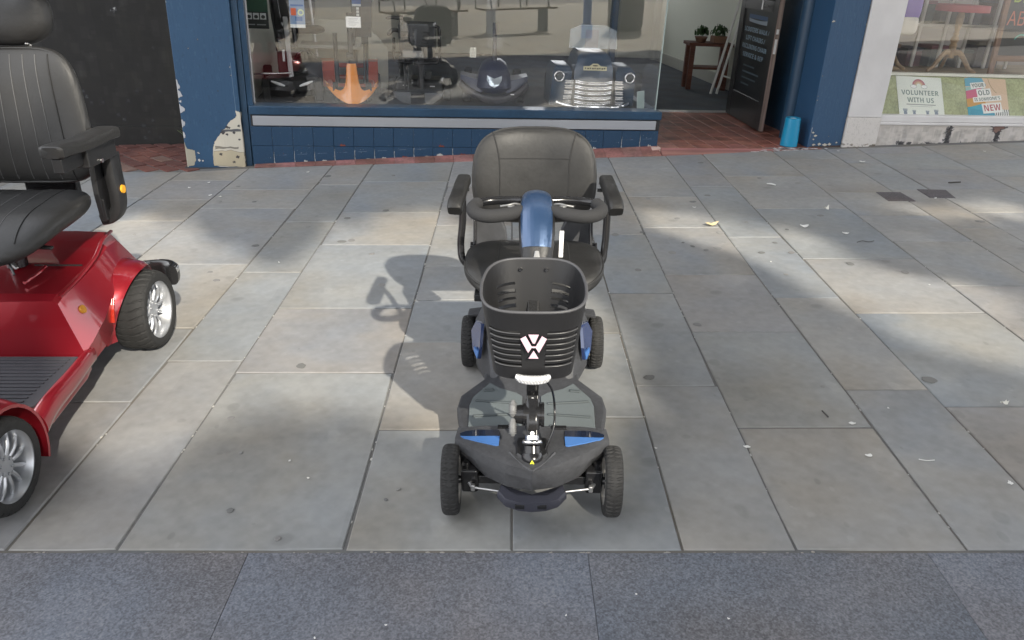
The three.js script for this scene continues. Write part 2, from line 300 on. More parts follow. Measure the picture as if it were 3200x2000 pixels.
// ---------------------------------------------------------------- the mobility shop (blue front)
const paintA = fbm(201, 4, 5), paintB = fbm(202, 40, 3);
const paintBump = dataTex(512, (u, v) => 0.5 + 0.5 * (paintA(u, v) - 0.5) + 0.5 * (paintB(u, v) - 0.5), false);
const NAVY = [0.025, 0.072, 0.135];
const navyTex = dataTex(512, (u, v) => { const k = 0.86 + 0.22 * (paintA(u, v) - 0.5) + 0.12 * (paintB(u, v) - 0.5); return [k, k, k * 1.0]; });
const M_navy = mat(NAVY, 0.42, 0, { map: navyTex, bumpMap: paintBump, bumpScale: 0.0012 });
const M_navyGloss = mat([0.026, 0.074, 0.14], 0.28, 0, { map: navyTex });
const M_alu = mat([0.62, 0.63, 0.65], 0.33, 0.85);
const M_glass = new THREE.MeshPhysicalMaterial({ color: 0xffffff, roughness: 0, metalness: 0, transmission: 1, thickness: 0, ior: 1.82 });
const M_black = mat([0.02, 0.02, 0.022], 0.5);
// paint worn through to the old cream coat: outlines in metres on a face x0..x1, y0..y1
function wornPaint(x0, x1, y0, y1, base, wear, seed) {
  const W = 512, H = Math.min(2048, Math.round(512 * (y1 - y0) / (x1 - x0)));
  return canvasTex(W, H, c => {
    const X = x => (x - x0) / (x1 - x0) * W, Y = y => H - (y - y0) / (y1 - y0) * H, r = mulberry(seed);
    c.fillStyle = base; c.fillRect(0, 0, W, H);
    for (let i = 0; i < 900; i++) { c.fillStyle = r() < 0.5 ? 'rgba(255,255,255,0.035)' : 'rgba(0,0,10,0.05)'; const s = 2 + r() * 14; c.fillRect(r() * W, r() * H, s, s * (0.4 + r() * 2)); }
    const ragged = (pts, fill) => { c.fillStyle = fill; c.beginPath(); pts.forEach(([x, y], i) => { const [nx, ny] = pts[(i + 1) % pts.length]; for (let k = 0; k < 6; k++) { const t = k / 6, px = X(x + (nx - x) * t) + (r() - 0.5) * 7, py = Y(y + (ny - y) * t) + (r() - 0.5) * 7; i + k ? c.lineTo(px, py) : c.moveTo(px, py); } }); c.closePath(); c.fill(); c.strokeStyle = 'rgba(28,30,38,0.6)'; c.lineWidth = 1.6; c.stroke(); };
    wear(c, ragged, X, Y, r);
  });
}
const shop = group('mobility_shop');
{
  const add = (n, g, m, p = shop) => part(n, g, m, p);
  // left pilaster with peeling paint
  const pilTex = wornPaint(-0.482, -0.06, -0.08, 2.4, '#2a4e6e', (c, ragged, X, Y, r) => {
    ragged([[-0.092, 0.409], [-0.092, 0.369], [-0.153, 0.324], [-0.179, 0.279], [-0.213, 0.251], [-0.264, 0.183], [-0.277, 0.146], [-0.284, 0.123], [-0.29, -0.002], [-0.197, -0.006], [-0.06, -0.01], [-0.06, 0.40]], '#cfc8b8');
    ragged([[-0.28, 0.11], [-0.29, 0.0], [-0.06, -0.01], [-0.06, 0.10], [-0.15, 0.118]], '#bdb197');
    ragged([[-0.265, 0.145], [-0.1, 0.143], [-0.1, 0.134], [-0.265, 0.128]], '#8b8577'); ragged([[-0.21, 0.268], [-0.07, 0.276], [-0.07, 0.262], [-0.2, 0.258]], '#585a5e');
    for (const [x, y, s] of [[-0.165, 0.29, 0.012], [-0.15, 0.285, 0.007], [-0.2, 0.25, 0.016], [-0.17, 0.235, 0.01], [-0.12, 0.25, 0.01], [-0.23, 0.09, 0.012], [-0.11, 0.07, 0.014], [-0.085, 0.2, 0.008], [-0.08, 0.3, 0.01], [-0.14, 0.03, 0.01]]) ragged([[x - s, y], [x, y + s * 0.7], [x + s, y + s * 0.2], [x + s * 0.4, y - s * 0.8], [x - s * 0.6, y - s * 0.5]], '#463f42');
    ragged([[-0.484, 0.64], [-0.457, 0.573], [-0.474, 0.555], [-0.444, 0.509], [-0.484, 0.49]], '#b9b9bc'); ragged([[-0.484, 0.475], [-0.462, 0.477], [-0.464, 0.466], [-0.484, 0.464]], '#c9c9cc'); ragged([[-0.484, 0.455], [-0.444, 0.418], [-0.446, 0.405], [-0.484, 0.385]], '#bcbcc0');
    ragged([[-0.484, 0.345], [-0.454, 0.325], [-0.46, 0.30], [-0.484, 0.28]], '#b6b6ba'); ragged([[-0.484, 0.26], [-0.469, 0.24], [-0.468, 0.208], [-0.484, 0.2]], '#c4c4c6'); ragged([[-0.484, 0.18], [-0.467, 0.128], [-0.417, 0.113], [-0.411, 0.05], [-0.43, 0.0], [-0.484, -0.01]], '#ada796');
    for (const [x, y, s] of [[-0.39, 0.1, 0.01], [-0.39, 0.045, 0.012], [-0.365, 0.04, 0.009], [-0.37, 0.84, 0.005], [-0.1, 0.72, 0.005], [-0.098, 0.66, 0.005], [-0.3, 0.9, 0.004], [-0.2, 0.55, 0.003]]) ragged([[x - s, y], [x, y + s], [x + s, y - s * 0.3], [x, y - s * 1.2]], '#c9c9c9');
    for (let i = 0; i < 5; i++) { const y = 0.66 + r() * 0.9, s = 0.006 + r() * 0.012; ragged([[-0.484, y + s], [-0.479 + r() * 0.006, y], [-0.484, y - s]], '#8fa0b0'); }
    c.strokeStyle = 'rgba(210,215,225,0.55)'; c.lineWidth = 2; c.beginPath(); c.moveTo(X(-0.094), Y(0.75)); c.lineTo(X(-0.09), Y(0.4)); c.stroke();
  }, 5);
  add('pilaster', uvPlanar(boxFT(-0.482, -0.06, -0.08, 3.2, -0.35, 0, 0.006), 'x', 'y', -0.482, -0.06, -0.08, 2.4), mat([0.85, 0.85, 0.85], 0.5, 0, { map: pilTex, bumpMap: paintBump, bumpScale: 0.0015 }));
  add('pilaster_return', uvBox(boxFT(-0.058, -0.012, -0.08, 3.2, -0.3, -0.028, 0.004), 0.6), M_navy);
  add('pilaster_foot', boxFT(-0.5, -0.03, -0.1, -0.012, -0.3, 0.022, 0.006), mat([0.06, 0.06, 0.065], 0.9, 0, { map: stoneTex }));
  // window frame
  add('window_frame', uvBox(boxFT(-0.01, 0.03, 0.0, 2.75, -0.14, -0.035, 0.004), 0.6), M_navyGloss);
  add('glazing_bead', boxFT(0.0305, 0.042, 0.452, 2.7, -0.09, -0.075, 0.002), M_alu);
  const sill = add('window_sill', uvBox(join([boxFT(0.004, 3.165, 0.383, 0.447, -0.16, 0.004, 0.008), boxFT(3.09, 3.164, 0.383, 0.447, -1.5, -0.165, 0.006)]), 0.6), M_navyGloss);
  add('aluminium_strip', boxFT(0.022, 3.125, 0.303, 0.375, -0.06, -0.004, 0.004), mat([0.50, 0.52, 0.56], 0.36, 0.85, { bumpMap: paintBump, bumpScale: 0.0006 }), shop);
  add('strip_backing', boxFT(0.006, 3.16, 0.296, 0.3815, -0.12, -0.02, 0.003), M_black);
  // stall riser of painted tiles, joints showing, paint knocked off
  const riser = group('stall_riser', shop);
  const botAt = u => 0.012 + 0.052 * u;
  part('backing', loft([[[0.0, -0.1, -0.02], [3.152, 0.06, -0.02], [3.152, 0.295, -0.02], [0.0, 0.295, -0.02]], [[0.0, -0.1, -0.12], [3.152, 0.06, -0.12], [3.152, 0.295, -0.12], [0.0, 0.295, -0.12]]]), mat([0.22, 0.24, 0.27], 0.8), riser);
  part('return_backing', boxFT(3.06, 3.148, 0.1, 0.295, -1.5, -0.12, 0.003), M_navy, riser);
  const chipTex = [0, 1, 2, 3, 4, 5, 6, 7, 8, 9, 10].map(k => wornPaint(0, 0.153, 0, 0.17, '#274765', (c, ragged, X, Y, r) => {
    for (let i = 0; i < 3 + (k % 4) * 3; i++) { const x = r() * 0.153, y = r() * 0.17, s = 0.0006 + r() * 0.0028; ragged([[x - s, y], [x, y + s], [x + s, y], [x, y - s]], r() < 0.7 ? '#a9b2bc' : '#8a5040'); }
    if (k === 1) for (let i = 0; i < 9; i++) { const x = 0.02 + i * 0.014, s = 0.0012 + r() * 0.002; ragged([[x - s, 0.14], [x, 0.14 + s], [x + s, 0.14], [x, 0.14 - s]], '#c5ccd2'); }
    if (k > 2) { const x = r() * 0.11, w = 0.01 + r() * 0.06, h = 0.003 + r() * r() * 0.028, clay = k % 3 === 0; ragged([[x, 0], [x + w * 0.1, h * 0.7], [x + w * 0.35, h], [x + w * 0.55, h * (0.4 + r())], [x + w * 0.8, h * 0.8], [x + w, h * 0.4], [x + w * 1.1, 0]], clay ? '#8c4636' : '#c9c9c4'); }
    if (k > 5) { ragged([[0, 0.02 + r() * 0.05], [0.005, 0.05 + r() * 0.05], [0.003, 0.02], [0.008, 0], [0, 0]], '#c2c6c8'); ragged([[0.02, 0.062], [0.1, 0.066], [0.09, 0.0625], [0.02, 0.06]], '#7f92a8'); }
  }, 60 + k));
  const tileM = chipTex.map(t => mat([0.75, 0.75, 0.75], 0.33, 0, { map: t }));
  for (let i = 0; i < 21; i++) {
    const u0 = 0.0 + i * 0.1503 + 0.001, u1 = u0 + 0.1483, j = botAt(u0), split = 0.148 + 0.004;
    const rows = j < split - 0.03 ? [[j, split - 0.001], [split + 0.001, 0.2955]] : [[j, 0.2955]];
    rows.forEach(([y0, y1], k) => { const dj = k === 0 ? 0.052 * 0.148 : 0; const ring = z => [[u0, y0, z], [u1, y0 + dj, z], [u1, y1, z], [u0, y1, z]], mid = (z, e) => [[u0 + e, y0 + e, z], [u1 - e, y0 + dj + e, z], [u1 - e, y1 - e, z], [u0 + e, y1 - e, z]];
      const g = uvPlanar(loft([ring(-0.0195), ring(-0.0115 + rr(-0.0006, 0.0006)), mid(-0.0095 + rr(-0.0006, 0.0006), 0.002)], { angle: 25 }), 'x', 'y', u0, u0 + 0.153, y0, y0 + 0.17);
      part('painted_tile', g, tileM[k === rows.length - 1 && rows.length > 1 ? [0, 1, 1, 0, 3][i % 5] : 2 + (i * 7 + (i >> 1) * 3) % 9], riser); });
  }
  // sloping quarry tile strip between riser and paving, and the entry floor
  const clayTex = dataTex(512, (() => { const a = fbm(301, 3, 5), b = fbm(302, 30, 3); return (u, v) => { const k = 0.78 + 0.5 * (a(u, v) - 0.5) + 0.22 * (b(u, v) - 0.5); return [k, k * (0.98 + 0.1 * (a(v, u) - 0.5)), k]; }; })());
  const clay = [[0.40, 0.15, 0.10], [0.34, 0.13, 0.09], [0.44, 0.18, 0.125], [0.37, 0.155, 0.115]].map(c => mat(c, 0.5, 0, { map: clayTex, bumpMap: stoneBump, bumpScale: 0.0008 }));
  const pink = [[0.34, 0.16, 0.13], [0.37, 0.19, 0.16], [0.30, 0.14, 0.11]].map(c => mat(c, 0.7, 0, { map: clayTex }));
  const strip = group('tile_border', shop);
  for (let i = 0; i < 21; i++) {
    const u0 = 0.012 + i * 0.1498, u1 = u0 + 0.1478, y = u => botAt(u) + 0.001, g = u => 0.04 * u + 0.004, o = u => 0.055 + 0.022 * u;
    const top = [[u0, y(u0), -0.008], [u1, y(u1), -0.008], [u1, g(u1), o(u1)], [u0, g(u0), o(u0)]];
    part('border_tile', uvBox(loft([top.map(([a, b, c]) => [a, b - 0.03, c]), top], { angle: 20 }).translate(0, 0, 0), 0.4), pink[i % 3], strip);
  }
  const floor = group('entry_floor', shop), FV = 0.176;
  part('grout_bed', boxFT(3.1, 4.75, -0.05, FV - 0.003, -1.56, 0.05, 0), mat([0.58, 0.42, 0.36], 0.9), floor);
  for (let i = 0; i < 11; i++) for (let k = 0; k < 11; k++) {
    const u0 = 3.168 + i * 0.15, w0 = 0.06 - k * 0.15; if (u0 > 4.6) continue;
    const g = slabGeo([[u0 + 0.003, w0 - 0.147], [u0 + 0.147, w0 - 0.147], [u0 + 0.147, w0 - 0.003], [u0 + 0.003, w0 - 0.003]], FV + rr(-0.0005, 0.0008), 0.02, 0.002, 0.5, rr(0, 5), rr(0, 5));
    part('quarry_tile', g, clay[Math.floor(rnd() * 4)], floor);
  }
  // front lip of the entry down to the paving
  part('entry_lip', loft([[[3.165, 0.09, 0.062], [4.44, 0.14, 0.062], [4.44, FV, 0.062], [3.165, FV, 0.062]], [[3.165, 0.09, 0.125], [4.44, 0.15, 0.10], [4.44, 0.172, 0.10], [3.165, 0.128, 0.125]]]), pink[0], floor);
  part('door_threshold', boxFT(3.15, 4.66, FV - 0.01, FV + 0.014, -1.60, -1.545, 0.004), M_alu, floor);
  // glass
  const pane = add('window_pane', boxFT(0.035, 3.128, 0.44, 2.72, -0.088, -0.080, 0), M_glass);
  pane.userData.label = 'large plate glass shop window mirroring the street';
  add('side_pane', boxFT(3.122, 3.130, 0.44, 2.72, -1.49, -0.092, 0), M_glass);
  add('corner_seal', boxFT(3.1285, 3.136, 0.447, 2.72, -0.0895, -0.0785, 0.001), mat([0.35, 0.42, 0.4], 0.3));
  add('door_post', uvBox(boxFT(3.09, 3.15, 0.1, 2.75, -1.56, -1.495, 0.004), 0.6), M_navyGloss);
  // right pilaster
  const pil2 = wornPaint(4.447, 4.745, 0.1, 2.4, '#2c4f70', (c, ragged, X, Y, r) => {
    ragged([[4.456, 0.34], [4.464, 0.345], [4.46, 0.3], [4.458, 0.25], [4.454, 0.24]], '#8d94a0');
    for (const [x, y, s] of [[4.475, 0.30, 0.014], [4.50, 0.275, 0.018], [4.49, 0.245, 0.012], [4.55, 0.205, 0.02], [4.6, 0.2, 0.025], [4.64, 0.205, 0.02], [4.5, 0.2, 0.018], [4.62, 0.27, 0.006], [4.457, 0.56, 0.007], [4.456, 0.59, 0.006], [4.464, 1.16, 0.016], [4.46, 0.75, 0.004], [4.7, 0.22, 0.012]]) ragged([[x - s, y], [x, y + s * 0.6], [x + s, y], [x, y - s * 0.6]], '#c8c2b4');
    ragged([[4.46, 0.185], [4.74, 0.2], [4.74, 0.18], [4.46, 0.17]], '#4a3b38');
    for (let y = 0.2; y < 2; y += 0.035) if (r() < 0.6) ragged([[4.75, y + 0.02], [4.735 + r() * 0.006, y], [4.75, y - 0.02]], r() < 0.5 ? '#5a4a44' : '#b8b3a8');
  }, 9);
  add('pilaster', uvPlanar(boxFT(4.447, 4.745, 0.05, 3.2, -0.32, 0, 0.006), 'x', 'y', 4.447, 4.745, 0.1, 2.4), mat([0.85, 0.85, 0.85], 0.5, 0, { map: pil2, bumpMap: paintBump, bumpScale: 0.0025 }));
  add('downpipe', join([cyl(0.064, 0.064, 3.0, 4.45, 1.62, -0.385, 'y', 28)]), M_navy);
  add('recess_wall', uvBox(boxFT(4.53, 4.745, 0.05, 3.2, -1.545, -0.325, 0.004), 0.6), M_navy);
  // front above the window, upper storeys
  add('fascia', uvBox(boxFT(-0.5, 4.76, 2.76, 3.7, -0.3, 0.12, 0.01), 0.6), M_navy);
  const upperM = mat([0.33, 0.26, 0.21], 0.85, 0, { map: stoneTex });
  add('upper_wall', uvBox(boxFT(-0.5, 4.76, 3.702, 10, -0.5, -0.02, 0.01), 1.2), upperM);
  for (let f = 0; f < 2; f++) for (let i = 0; i < 3; i++) { const u = 0.2 + i * 1.6, v = 4.4 + f * 2.8; const w = add('upper_window', boxFT(u, u + 0.9, v, v + 1.6, -0.018, -0.004, 0.002), mat([0.05, 0.06, 0.07], 0.1)); part('window_casing', [boxFT(u - 0.08, u, v - 0.08, v + 1.68, -0.018, 0.03), boxFT(u + 0.9, u + 0.98, v - 0.08, v + 1.68, -0.018, 0.03), boxFT(u, u + 0.9, v + 1.6, v + 1.68, -0.018, 0.03), boxFT(u, u + 0.9, v - 0.08, v, -0.018, 0.05), boxFT(u, u + 0.9, v + 0.78, v + 0.82, -0.003, 0.01)], mat([0.7, 0.7, 0.68], 0.6), w); }
  // interior shell
  const wallTex = mat([0.74, 0.76, 0.66], 0.85, 0, { bumpMap: paintBump, bumpScale: 0.0006 });
  const inWall = mat([0.74, 0.74, 0.66], 0.85, 0, { bumpMap: paintBump, bumpScale: 0.0006 });
  add('interior_wall', boxFT(5.0, 5.12, 0.1, 2.8, -6.1, -1.55, 0), wallTex);
  add('jamb_wall', boxFT(4.66, 5.0, 0.1, 2.8, -1.62, -1.55, 0), M_navy);
  add('back_wall', [boxFT(-0.5, 5.2, 0.1, 1.25, -6.2, -6.1, 0), boxFT(-0.5, 5.2, 2.5, 2.8, -6.2, -6.1, 0), boxFT(-0.5, 2.7, 1.25, 2.5, -6.2, -6.1, 0), boxFT(4.8, 5.2, 1.25, 2.5, -6.2, -6.1, 0)], inWall);
  add('rear_window', boxFT(2.7, 4.8, 1.25, 2.5, -6.17, -6.163, 0), new THREE.MeshPhysicalMaterial({ color: 0xffffff, roughness: 0, transmission: 1, thickness: 0, ior: 1.45 }));
  add('side_wall', boxFT(-0.5, -0.03, 0.1, 2.8, -6.1, -0.36, 0), inWall);
  add('shop_ceiling', boxFT(-0.5, 5.2, 2.8, 2.95, -6.2, -0.31, 0), mat([0.75, 0.75, 0.72], 0.9));
  add('skirting_board', boxFT(4.975, 4.999, 0.182, 0.32, -6.09, -1.63, 0.003), mat([0.5, 0.5, 0.45], 0.5));
  add('corner_post', boxFT(4.93, 4.998, 0.182, 2.8, -6.0, -5.85, 0.004), mat([0.6, 0.6, 0.55], 0.5));
  const carpet = mat([0.13, 0.145, 0.155], 0.95, 0, { map: granTex });
  const _c = add('carpet_floor', uvBox(boxFT(-0.45, 5.0, 0.0, 0.182, -6.1, -1.605, 0), 0.5), carpet);
  add('display_platform', uvBox(boxFT(-0.03, 3.09, 0.1, 0.40, -1.5, -0.165, 0.004), 0.5), mat([0.07, 0.075, 0.075], 0.8, 0, { map: granTex }));
  // open front door, swung out against the recess wall
  const door = group('door', shop); door.position.set(4.40, 0.185, -1.535); door.rotation.y = -Math.PI / 2 - R(4.5); door.position.y = 0.186;
  const dm = mat([0.018, 0.017, 0.017], 0.35), edgeM = mat([0.30, 0.235, 0.19], 0.8, 0, { map: clayTex });
  const L = 0.95, T = 0.046; // local x runs from hinge to latch edge, z away from the passage
  part('stile', [boxFT(0, 0.11, 0, 2.05, 0, T), boxFT(L - 0.11, L - 0.004, 0, 2.05, 0, T), boxFT(0.11, L - 0.11, 0, 0.24, 0.001, T - 0.001), boxFT(0.11, L - 0.11, 1.93, 2.05, 0.001, T - 0.001), boxFT(0.11, L - 0.11, 0.98, 1.07, 0.001, T - 0.001)], dm, door);
  part('lock_edge', boxFT(L - 0.0039, L, 0.0, 2.05, 0.002, T - 0.002, 0.001), edgeM, door);
  part('lock_plate', [boxFT(L + 0.0005, L + 0.003, 0.66, 0.78, 0.012, 0.034, 0.001), boxFT(L + 0.0005, L + 0.003, 0.82, 0.86, 0.012, 0.034, 0.001)], mat([0.75, 0.75, 0.72], 0.35, 0.7), door);
  part('door_glass', boxFT(0.11, L - 0.11, 1.07, 1.93, 0.018, 0.026, 0), mat([0.03, 0.03, 0.032], 0.08), door);
  const doorTex = canvasTex(512, 740, (c, w, h) => {
    c.fillStyle = '#181a1d'; c.fillRect(0, 0, w, h); c.textAlign = 'center';
    c.fillStyle = '#2c4d74'; c.fillRect(90, 40, 330, 34); c.fillStyle = '#8d9aa6'; c.beginPath(); c.moveTo(90, 74); c.quadraticCurveTo(260, 96, 420, 74); c.lineTo(420, 112); c.quadraticCurveTo(260, 116, 100, 104); c.fill();
    c.fillStyle = '#8aa3b4'; c.font = 'bold 54px sans-serif';
    ['SCOOTERS WALK /', 'LIFT CHAIRS /', 'RECLINING CHAIR', 'SERVICE & REP'].forEach((t, i) => c.fillText(t, 256, 190 + i * 74, 450));
    c.fillStyle = '#5f717c'; c.font = '34px sans-serif'; ['t: 01 000 000', 'www.mobility', 'free home demos', 'arrange'].forEach((t, i) => { c.globalAlpha = 0.0 + (i === 1 ? 1 : 0.75); c.save(); c.filter = 'none'; c.fillRect(110, 480 + i * 54, [210, 300, 260, 150][i], 14); c.restore(); });
  });
  part('door_panel', uvPlanar(boxFT(0.11, L - 0.11, 0.24, 0.98, 0.014, T - 0.012, 0), 'x', 'y', 0.11, L - 0.11, 0.24, 0.98), mat([0.9, 0.9, 0.9], 0.3, 0, { map: doorTex }), door);
  part('door_handle', [bar([0.68, 1.0, 0.09], [0.68, 1.35, 0.09], 0.011), bar([0.68, 1.03, 0.09], [0.68, 1.03, 0.04], 0.007), bar([0.68, 1.32, 0.09], [0.68, 1.32, 0.026], 0.007)], mat([0.4, 0.4, 0.4], 0.35, 0.8), door);
  part('blue_sticker', extrude([[0.42, 1.02], [0.47, 1.06], [0.50, 1.18], [0.50, 1.5], [0.34, 1.5], [0.34, 1.18], [0.37, 1.06]], 0.002, 0), mat([0.03, 0.10, 0.26], 0.4), door, [0, 0.05, 0.0275]);
  tag(shop, 'navy blue mobility shop front with plate glass window, peeling pilasters and open door', 'shop');
  inShop(shop, 0, 0, 0);
}
// ---------------------------------------------------------------- charity shop on the right
const M_white = mat([0.70, 0.675, 0.66], 0.5, 0, { bumpMap: paintBump, bumpScale: 0.0012, map: dataTex(256, (u, v) => { const k = 0.93 + 0.1 * (paintA(u, v) - 0.5); return [k, k, k]; }) });
const charity = group('charity_shop');
{
  const add = (n, g, m, p = charity) => part(n, g, m, p);
  const footTex = wornPaint(4.75, 5.045, 0.1, 0.45, '#dcd6d0', (c, ragged, X, Y, r) => {
    for (let i = 0; i < 26; i++) { const x = 4.75 + r() * 0.3, y = 0.18 + r() * 0.035, s = 0.003 + r() * 0.012; ragged([[x - s, y], [x, y + s * 0.5], [x + s, y], [x, y - s * 0.5]], ['#b8ad9c', '#9a9186', '#c8bfae'][i % 3]); }
    ragged([[4.99, 0.17], [4.99, 0.205], [5.05, 0.21], [5.05, 0.17]], '#6f665c');
  }, 15);
  add('pillar', uvBox(boxFT(4.7505, 5.045, 0.432, 3.2, -0.3, 0.012, 0.005), 0.8), M_white);
  add('pillar_foot', uvPlanar(boxFT(4.748, 5.047, 0.08, 0.430, -0.3, 0.018, 0.006), 'x', 'y', 4.75, 5.045, 0.1, 0.45), mat([0.82, 0.82, 0.82], 0.55, 0, { map: footTex, bumpMap: paintBump, bumpScale: 0.002 }));
  add('window_sill', uvBox(join([boxFT(5.047, 9.0, 0.395, 0.448, -0.1, 0.0, 0.006), boxFT(5.047, 9.0, 0.372, 0.394, -0.1, 0.012, 0.005)]), 0.8), M_white);
  const riser = wornPaint(5.047, 7.0, 0.1, 0.37, '#d8d1c9', (c, ragged, X, Y, r) => {
    for (const x of [5.71, 6.17]) { ragged([[x - 0.006, 0.38], [x + 0.014, 0.37], [x + 0.012, 0.3], [x + 0.004, 0.2], [x - 0.012, 0.2], [x - 0.004, 0.28]], '#5d564f'); for (let i = 0; i < 6; i++) { const y = 0.22 + i * 0.025; ragged([[x - 0.03 * r() - 0.01, y], [x, y + 0.007], [x + 0.03 * r(), y], [x, y - 0.006]], '#6d6258'); } }
    ragged([[6.1, 0.37], [6.12, 0.335], [6.16, 0.31], [6.2, 0.33], [6.26, 0.365]], '#8a6a60');
    for (let i = 0; i < 60; i++) { const x = 5.05 + r() * 1.9, y = 0.19 + r() * 0.03, s = 0.004 + r() * 0.016; ragged([[x - s, y], [x, y + s * 0.3], [x + s, y], [x, y - s * 0.3]], ['#9b9184', '#b7ad9e', '#776e64'][i % 3]); }
  }, 16);
  add('stall_riser', uvPlanar(boxFT(5.048, 9.0, 0.05, 0.3715, -0.1, -0.012, 0.003), 'x', 'y', 5.047, 7.0, 0.1, 0.37), mat([0.8, 0.8, 0.8], 0.6, 0, { map: riser, bumpMap: paintBump, bumpScale: 0.002 }));
  add('window_pane', boxFT(5.047, 9.0, 0.44, 2.7, -0.055, -0.048, 0), M_glass);
  add('fascia', uvBox(boxFT(4.77, 9.0, 2.7, 3.7, -0.3, 0.1, 0.01), 0.8), M_white);
  add('upper_wall', uvBox(boxFT(4.77, 9.0, 3.702, 10, -0.5, -0.02, 0.01), 1.2), mat([0.36, 0.30, 0.25], 0.85, 0, { map: stoneTex }));
  // display bench: green panel leaning under a pale ledge
  const wood = mat([0.50, 0.40, 0.26], 0.6, 0, { map: clayBase() });
  const P = [[5.05, 0.732, -0.266], [9.0, 0.732, -0.266], [9.0, 0.43, -0.068], [5.05, 0.43, -0.068]];
  add('green_panel', uvBox(loft([P.map(([a, b, c]) => [a, b, c - 0.015]), P], { angle: 20 }), 0.6), mat([0.58, 0.62, 0.36], 0.7, 0, { map: felt() }));
  add('display_ledge', boxFT(5.05, 9.0, 0.736, 0.760, -0.31, -0.258, 0.003), mat([0.82, 0.80, 0.68], 0.4));
  add('display_floor', uvBox(boxFT(5.05, 9.0, 0.70, 0.742, -1.2, -0.312, 0.003), 0.5), wood);
  add('window_back', boxFT(5.02, 9.0, 0.1, 2.7, -2.6, -2.5, 0), mat([0.30, 0.27, 0.24], 0.9));
  add('party_wall', boxFT(5.122, 5.16, 0.1, 2.7, -2.5, -0.31, 0), mat([0.4, 0.38, 0.35], 0.9));
  add('room_ceiling', boxFT(5.122, 9.0, 2.7, 2.8, -2.5, -0.31, 0), mat([0.6, 0.6, 0.58], 0.9));
  add('room_floor', boxFT(5.122, 9.0, 0.0, 0.2, -2.5, -0.11, 0), mat([0.12, 0.11, 0.1], 0.9));
  tag(charity, 'white painted charity shop front with green display panel under the window', 'shop');
  inShop(charity, 0, 0, 0);
}
function clayBase() { const a = fbm(401, 2, 4), b = fbm(402, 32, 2); return dataTex(256, (u, v) => { const k = 0.8 + 0.25 * (a(u * 0.3, v) - 0.5) + 0.2 * (b(u * 0.1, v) - 0.5); return [k, k * 0.98, k * 0.94]; }); }
function felt() { const a = fbm(411, 4, 4), b = fbm(412, 64, 2); return dataTex(256, (u, v) => { const k = 0.85 + 0.2 * (a(u, v * 2) - 0.5) + 0.2 * (b(u, v) - 0.5); return [k, k, k * 0.95]; }); }
// ---------------------------------------------------------------- black hoarding wall in the recess on the left
const leftWall = group('black_wall');
{
  const bt = wornPaint(-2.6, -0.482, -0.2, 2.2, '#1c1b1a', (c, ragged, X, Y, r) => {
    for (let i = 0; i < 46; i++) { const x = -2.4 + r() * 1.95, y = r() * r() * 1.1, s = 0.001 + r() * 0.0025; ragged([[x - s, y], [x, y + s], [x + s, y], [x, y - s]], r() < 0.5 ? '#8b8b86' : '#5a5a55'); }
    for (let i = 0; i < 500; i++) { c.fillStyle = r() < 0.5 ? 'rgba(70,65,50,0.06)' : 'rgba(0,0,0,0.08)'; const s = 6 + r() * 40; c.fillRect(r() * 512, r() * 600, s, s); }
    ragged([[-1.115, 1.013], [-1.1, 1.025], [-1.085, 1.018], [-1.09, 1.0], [-1.108, 0.998]], '#c9c9c2');
  }, 31);
  const m = mat([0.75, 0.75, 0.75], 0.7, 0, { map: bt, bumpMap: paintBump, bumpScale: 0.002 });
  part('wall', uvPlanar(boxFT(-3.6, -0.35, -0.3, 3.2, -1.05, -0.9, 0), 'x', 'y', -2.6, -0.482, -0.2, 2.2), m, leftWall);
  part('plinth_board', uvPlanar(boxFT(-3.6, -0.483, -0.3, 0.11, -0.899, -0.875, 0.004), 'x', 'y', -2.6, -0.482, -0.2, 2.2), m, leftWall);
  part('upper_wall', uvBox(boxFT(-3.6, -0.51, 3.21, 10, -0.6, -0.05, 0), 1.2), mat([0.3, 0.25, 0.22], 0.85, 0, { map: stoneTex }), leftWall);
  part('soffit', boxFT(-3.6, -0.51, 3.0, 3.2, -0.899, -0.05, 0), M_black, leftWall);
  tag(leftWall, 'black painted wall in the recess left of the blue shop', 'wall'); inShop(leftWall, 0, 0, 0);
}
// red brick floor of that recess
const brickFloor = group('brick_floor'); brickFloor.userData = { kind: 'structure', label: 'worn red brick floor of the recess beside the shop' };
{
  const bm = [[0.19, 0.07, 0.055], [0.16, 0.062, 0.052], [0.22, 0.085, 0.065], [0.25, 0.15, 0.12]].map(c => mat(c, 0.85, 0, { map: stoneTex, bumpMap: stoneBump, bumpScale: 0.003 }));
  const g = [0, 1].map(k => box(0.205, 0.03, 0.098, 0, 0, 0, 0.006));
  const a = R(52), ca = Math.cos(a), sa = Math.sin(a);
  for (let i = -9; i < 12; i++) for (let k = -10; k < 12; k++) {
    const lx = i * 0.215 + (k % 2 ? 0.107 : 0), ly = k * 0.107, u = -1.2 + lx * ca - ly * sa, w = -0.4 + lx * sa + ly * ca;
    if (u < -2.3 || u > -0.42 || w < -0.93 || w > 0.04 ) continue;
    const o = part('floor_brick', g[0], bm[rnd() < 0.12 ? 3 : Math.floor(rnd() * 3)], brickFloor, [u, 0.04 * u - 0.012 + rr(-0.003, 0.003), w], [0, -a, SLOPE]);
  }
  part('brick_bed', loft([[[-3.6, -0.35, -0.95], [-0.36, -0.2, -0.95], [-0.36, -0.2, 0.03], [-3.6, -0.35, 0.03]], [[-3.6, -0.16, -0.95], [-0.36, -0.028, -0.95], [-0.36, -0.028, 0.03], [-3.6, -0.16, 0.03]]]), mat([0.06, 0.05, 0.045], 0.95), brickFloor);
  inShop(brickFloor, 0, 0, 0);
}
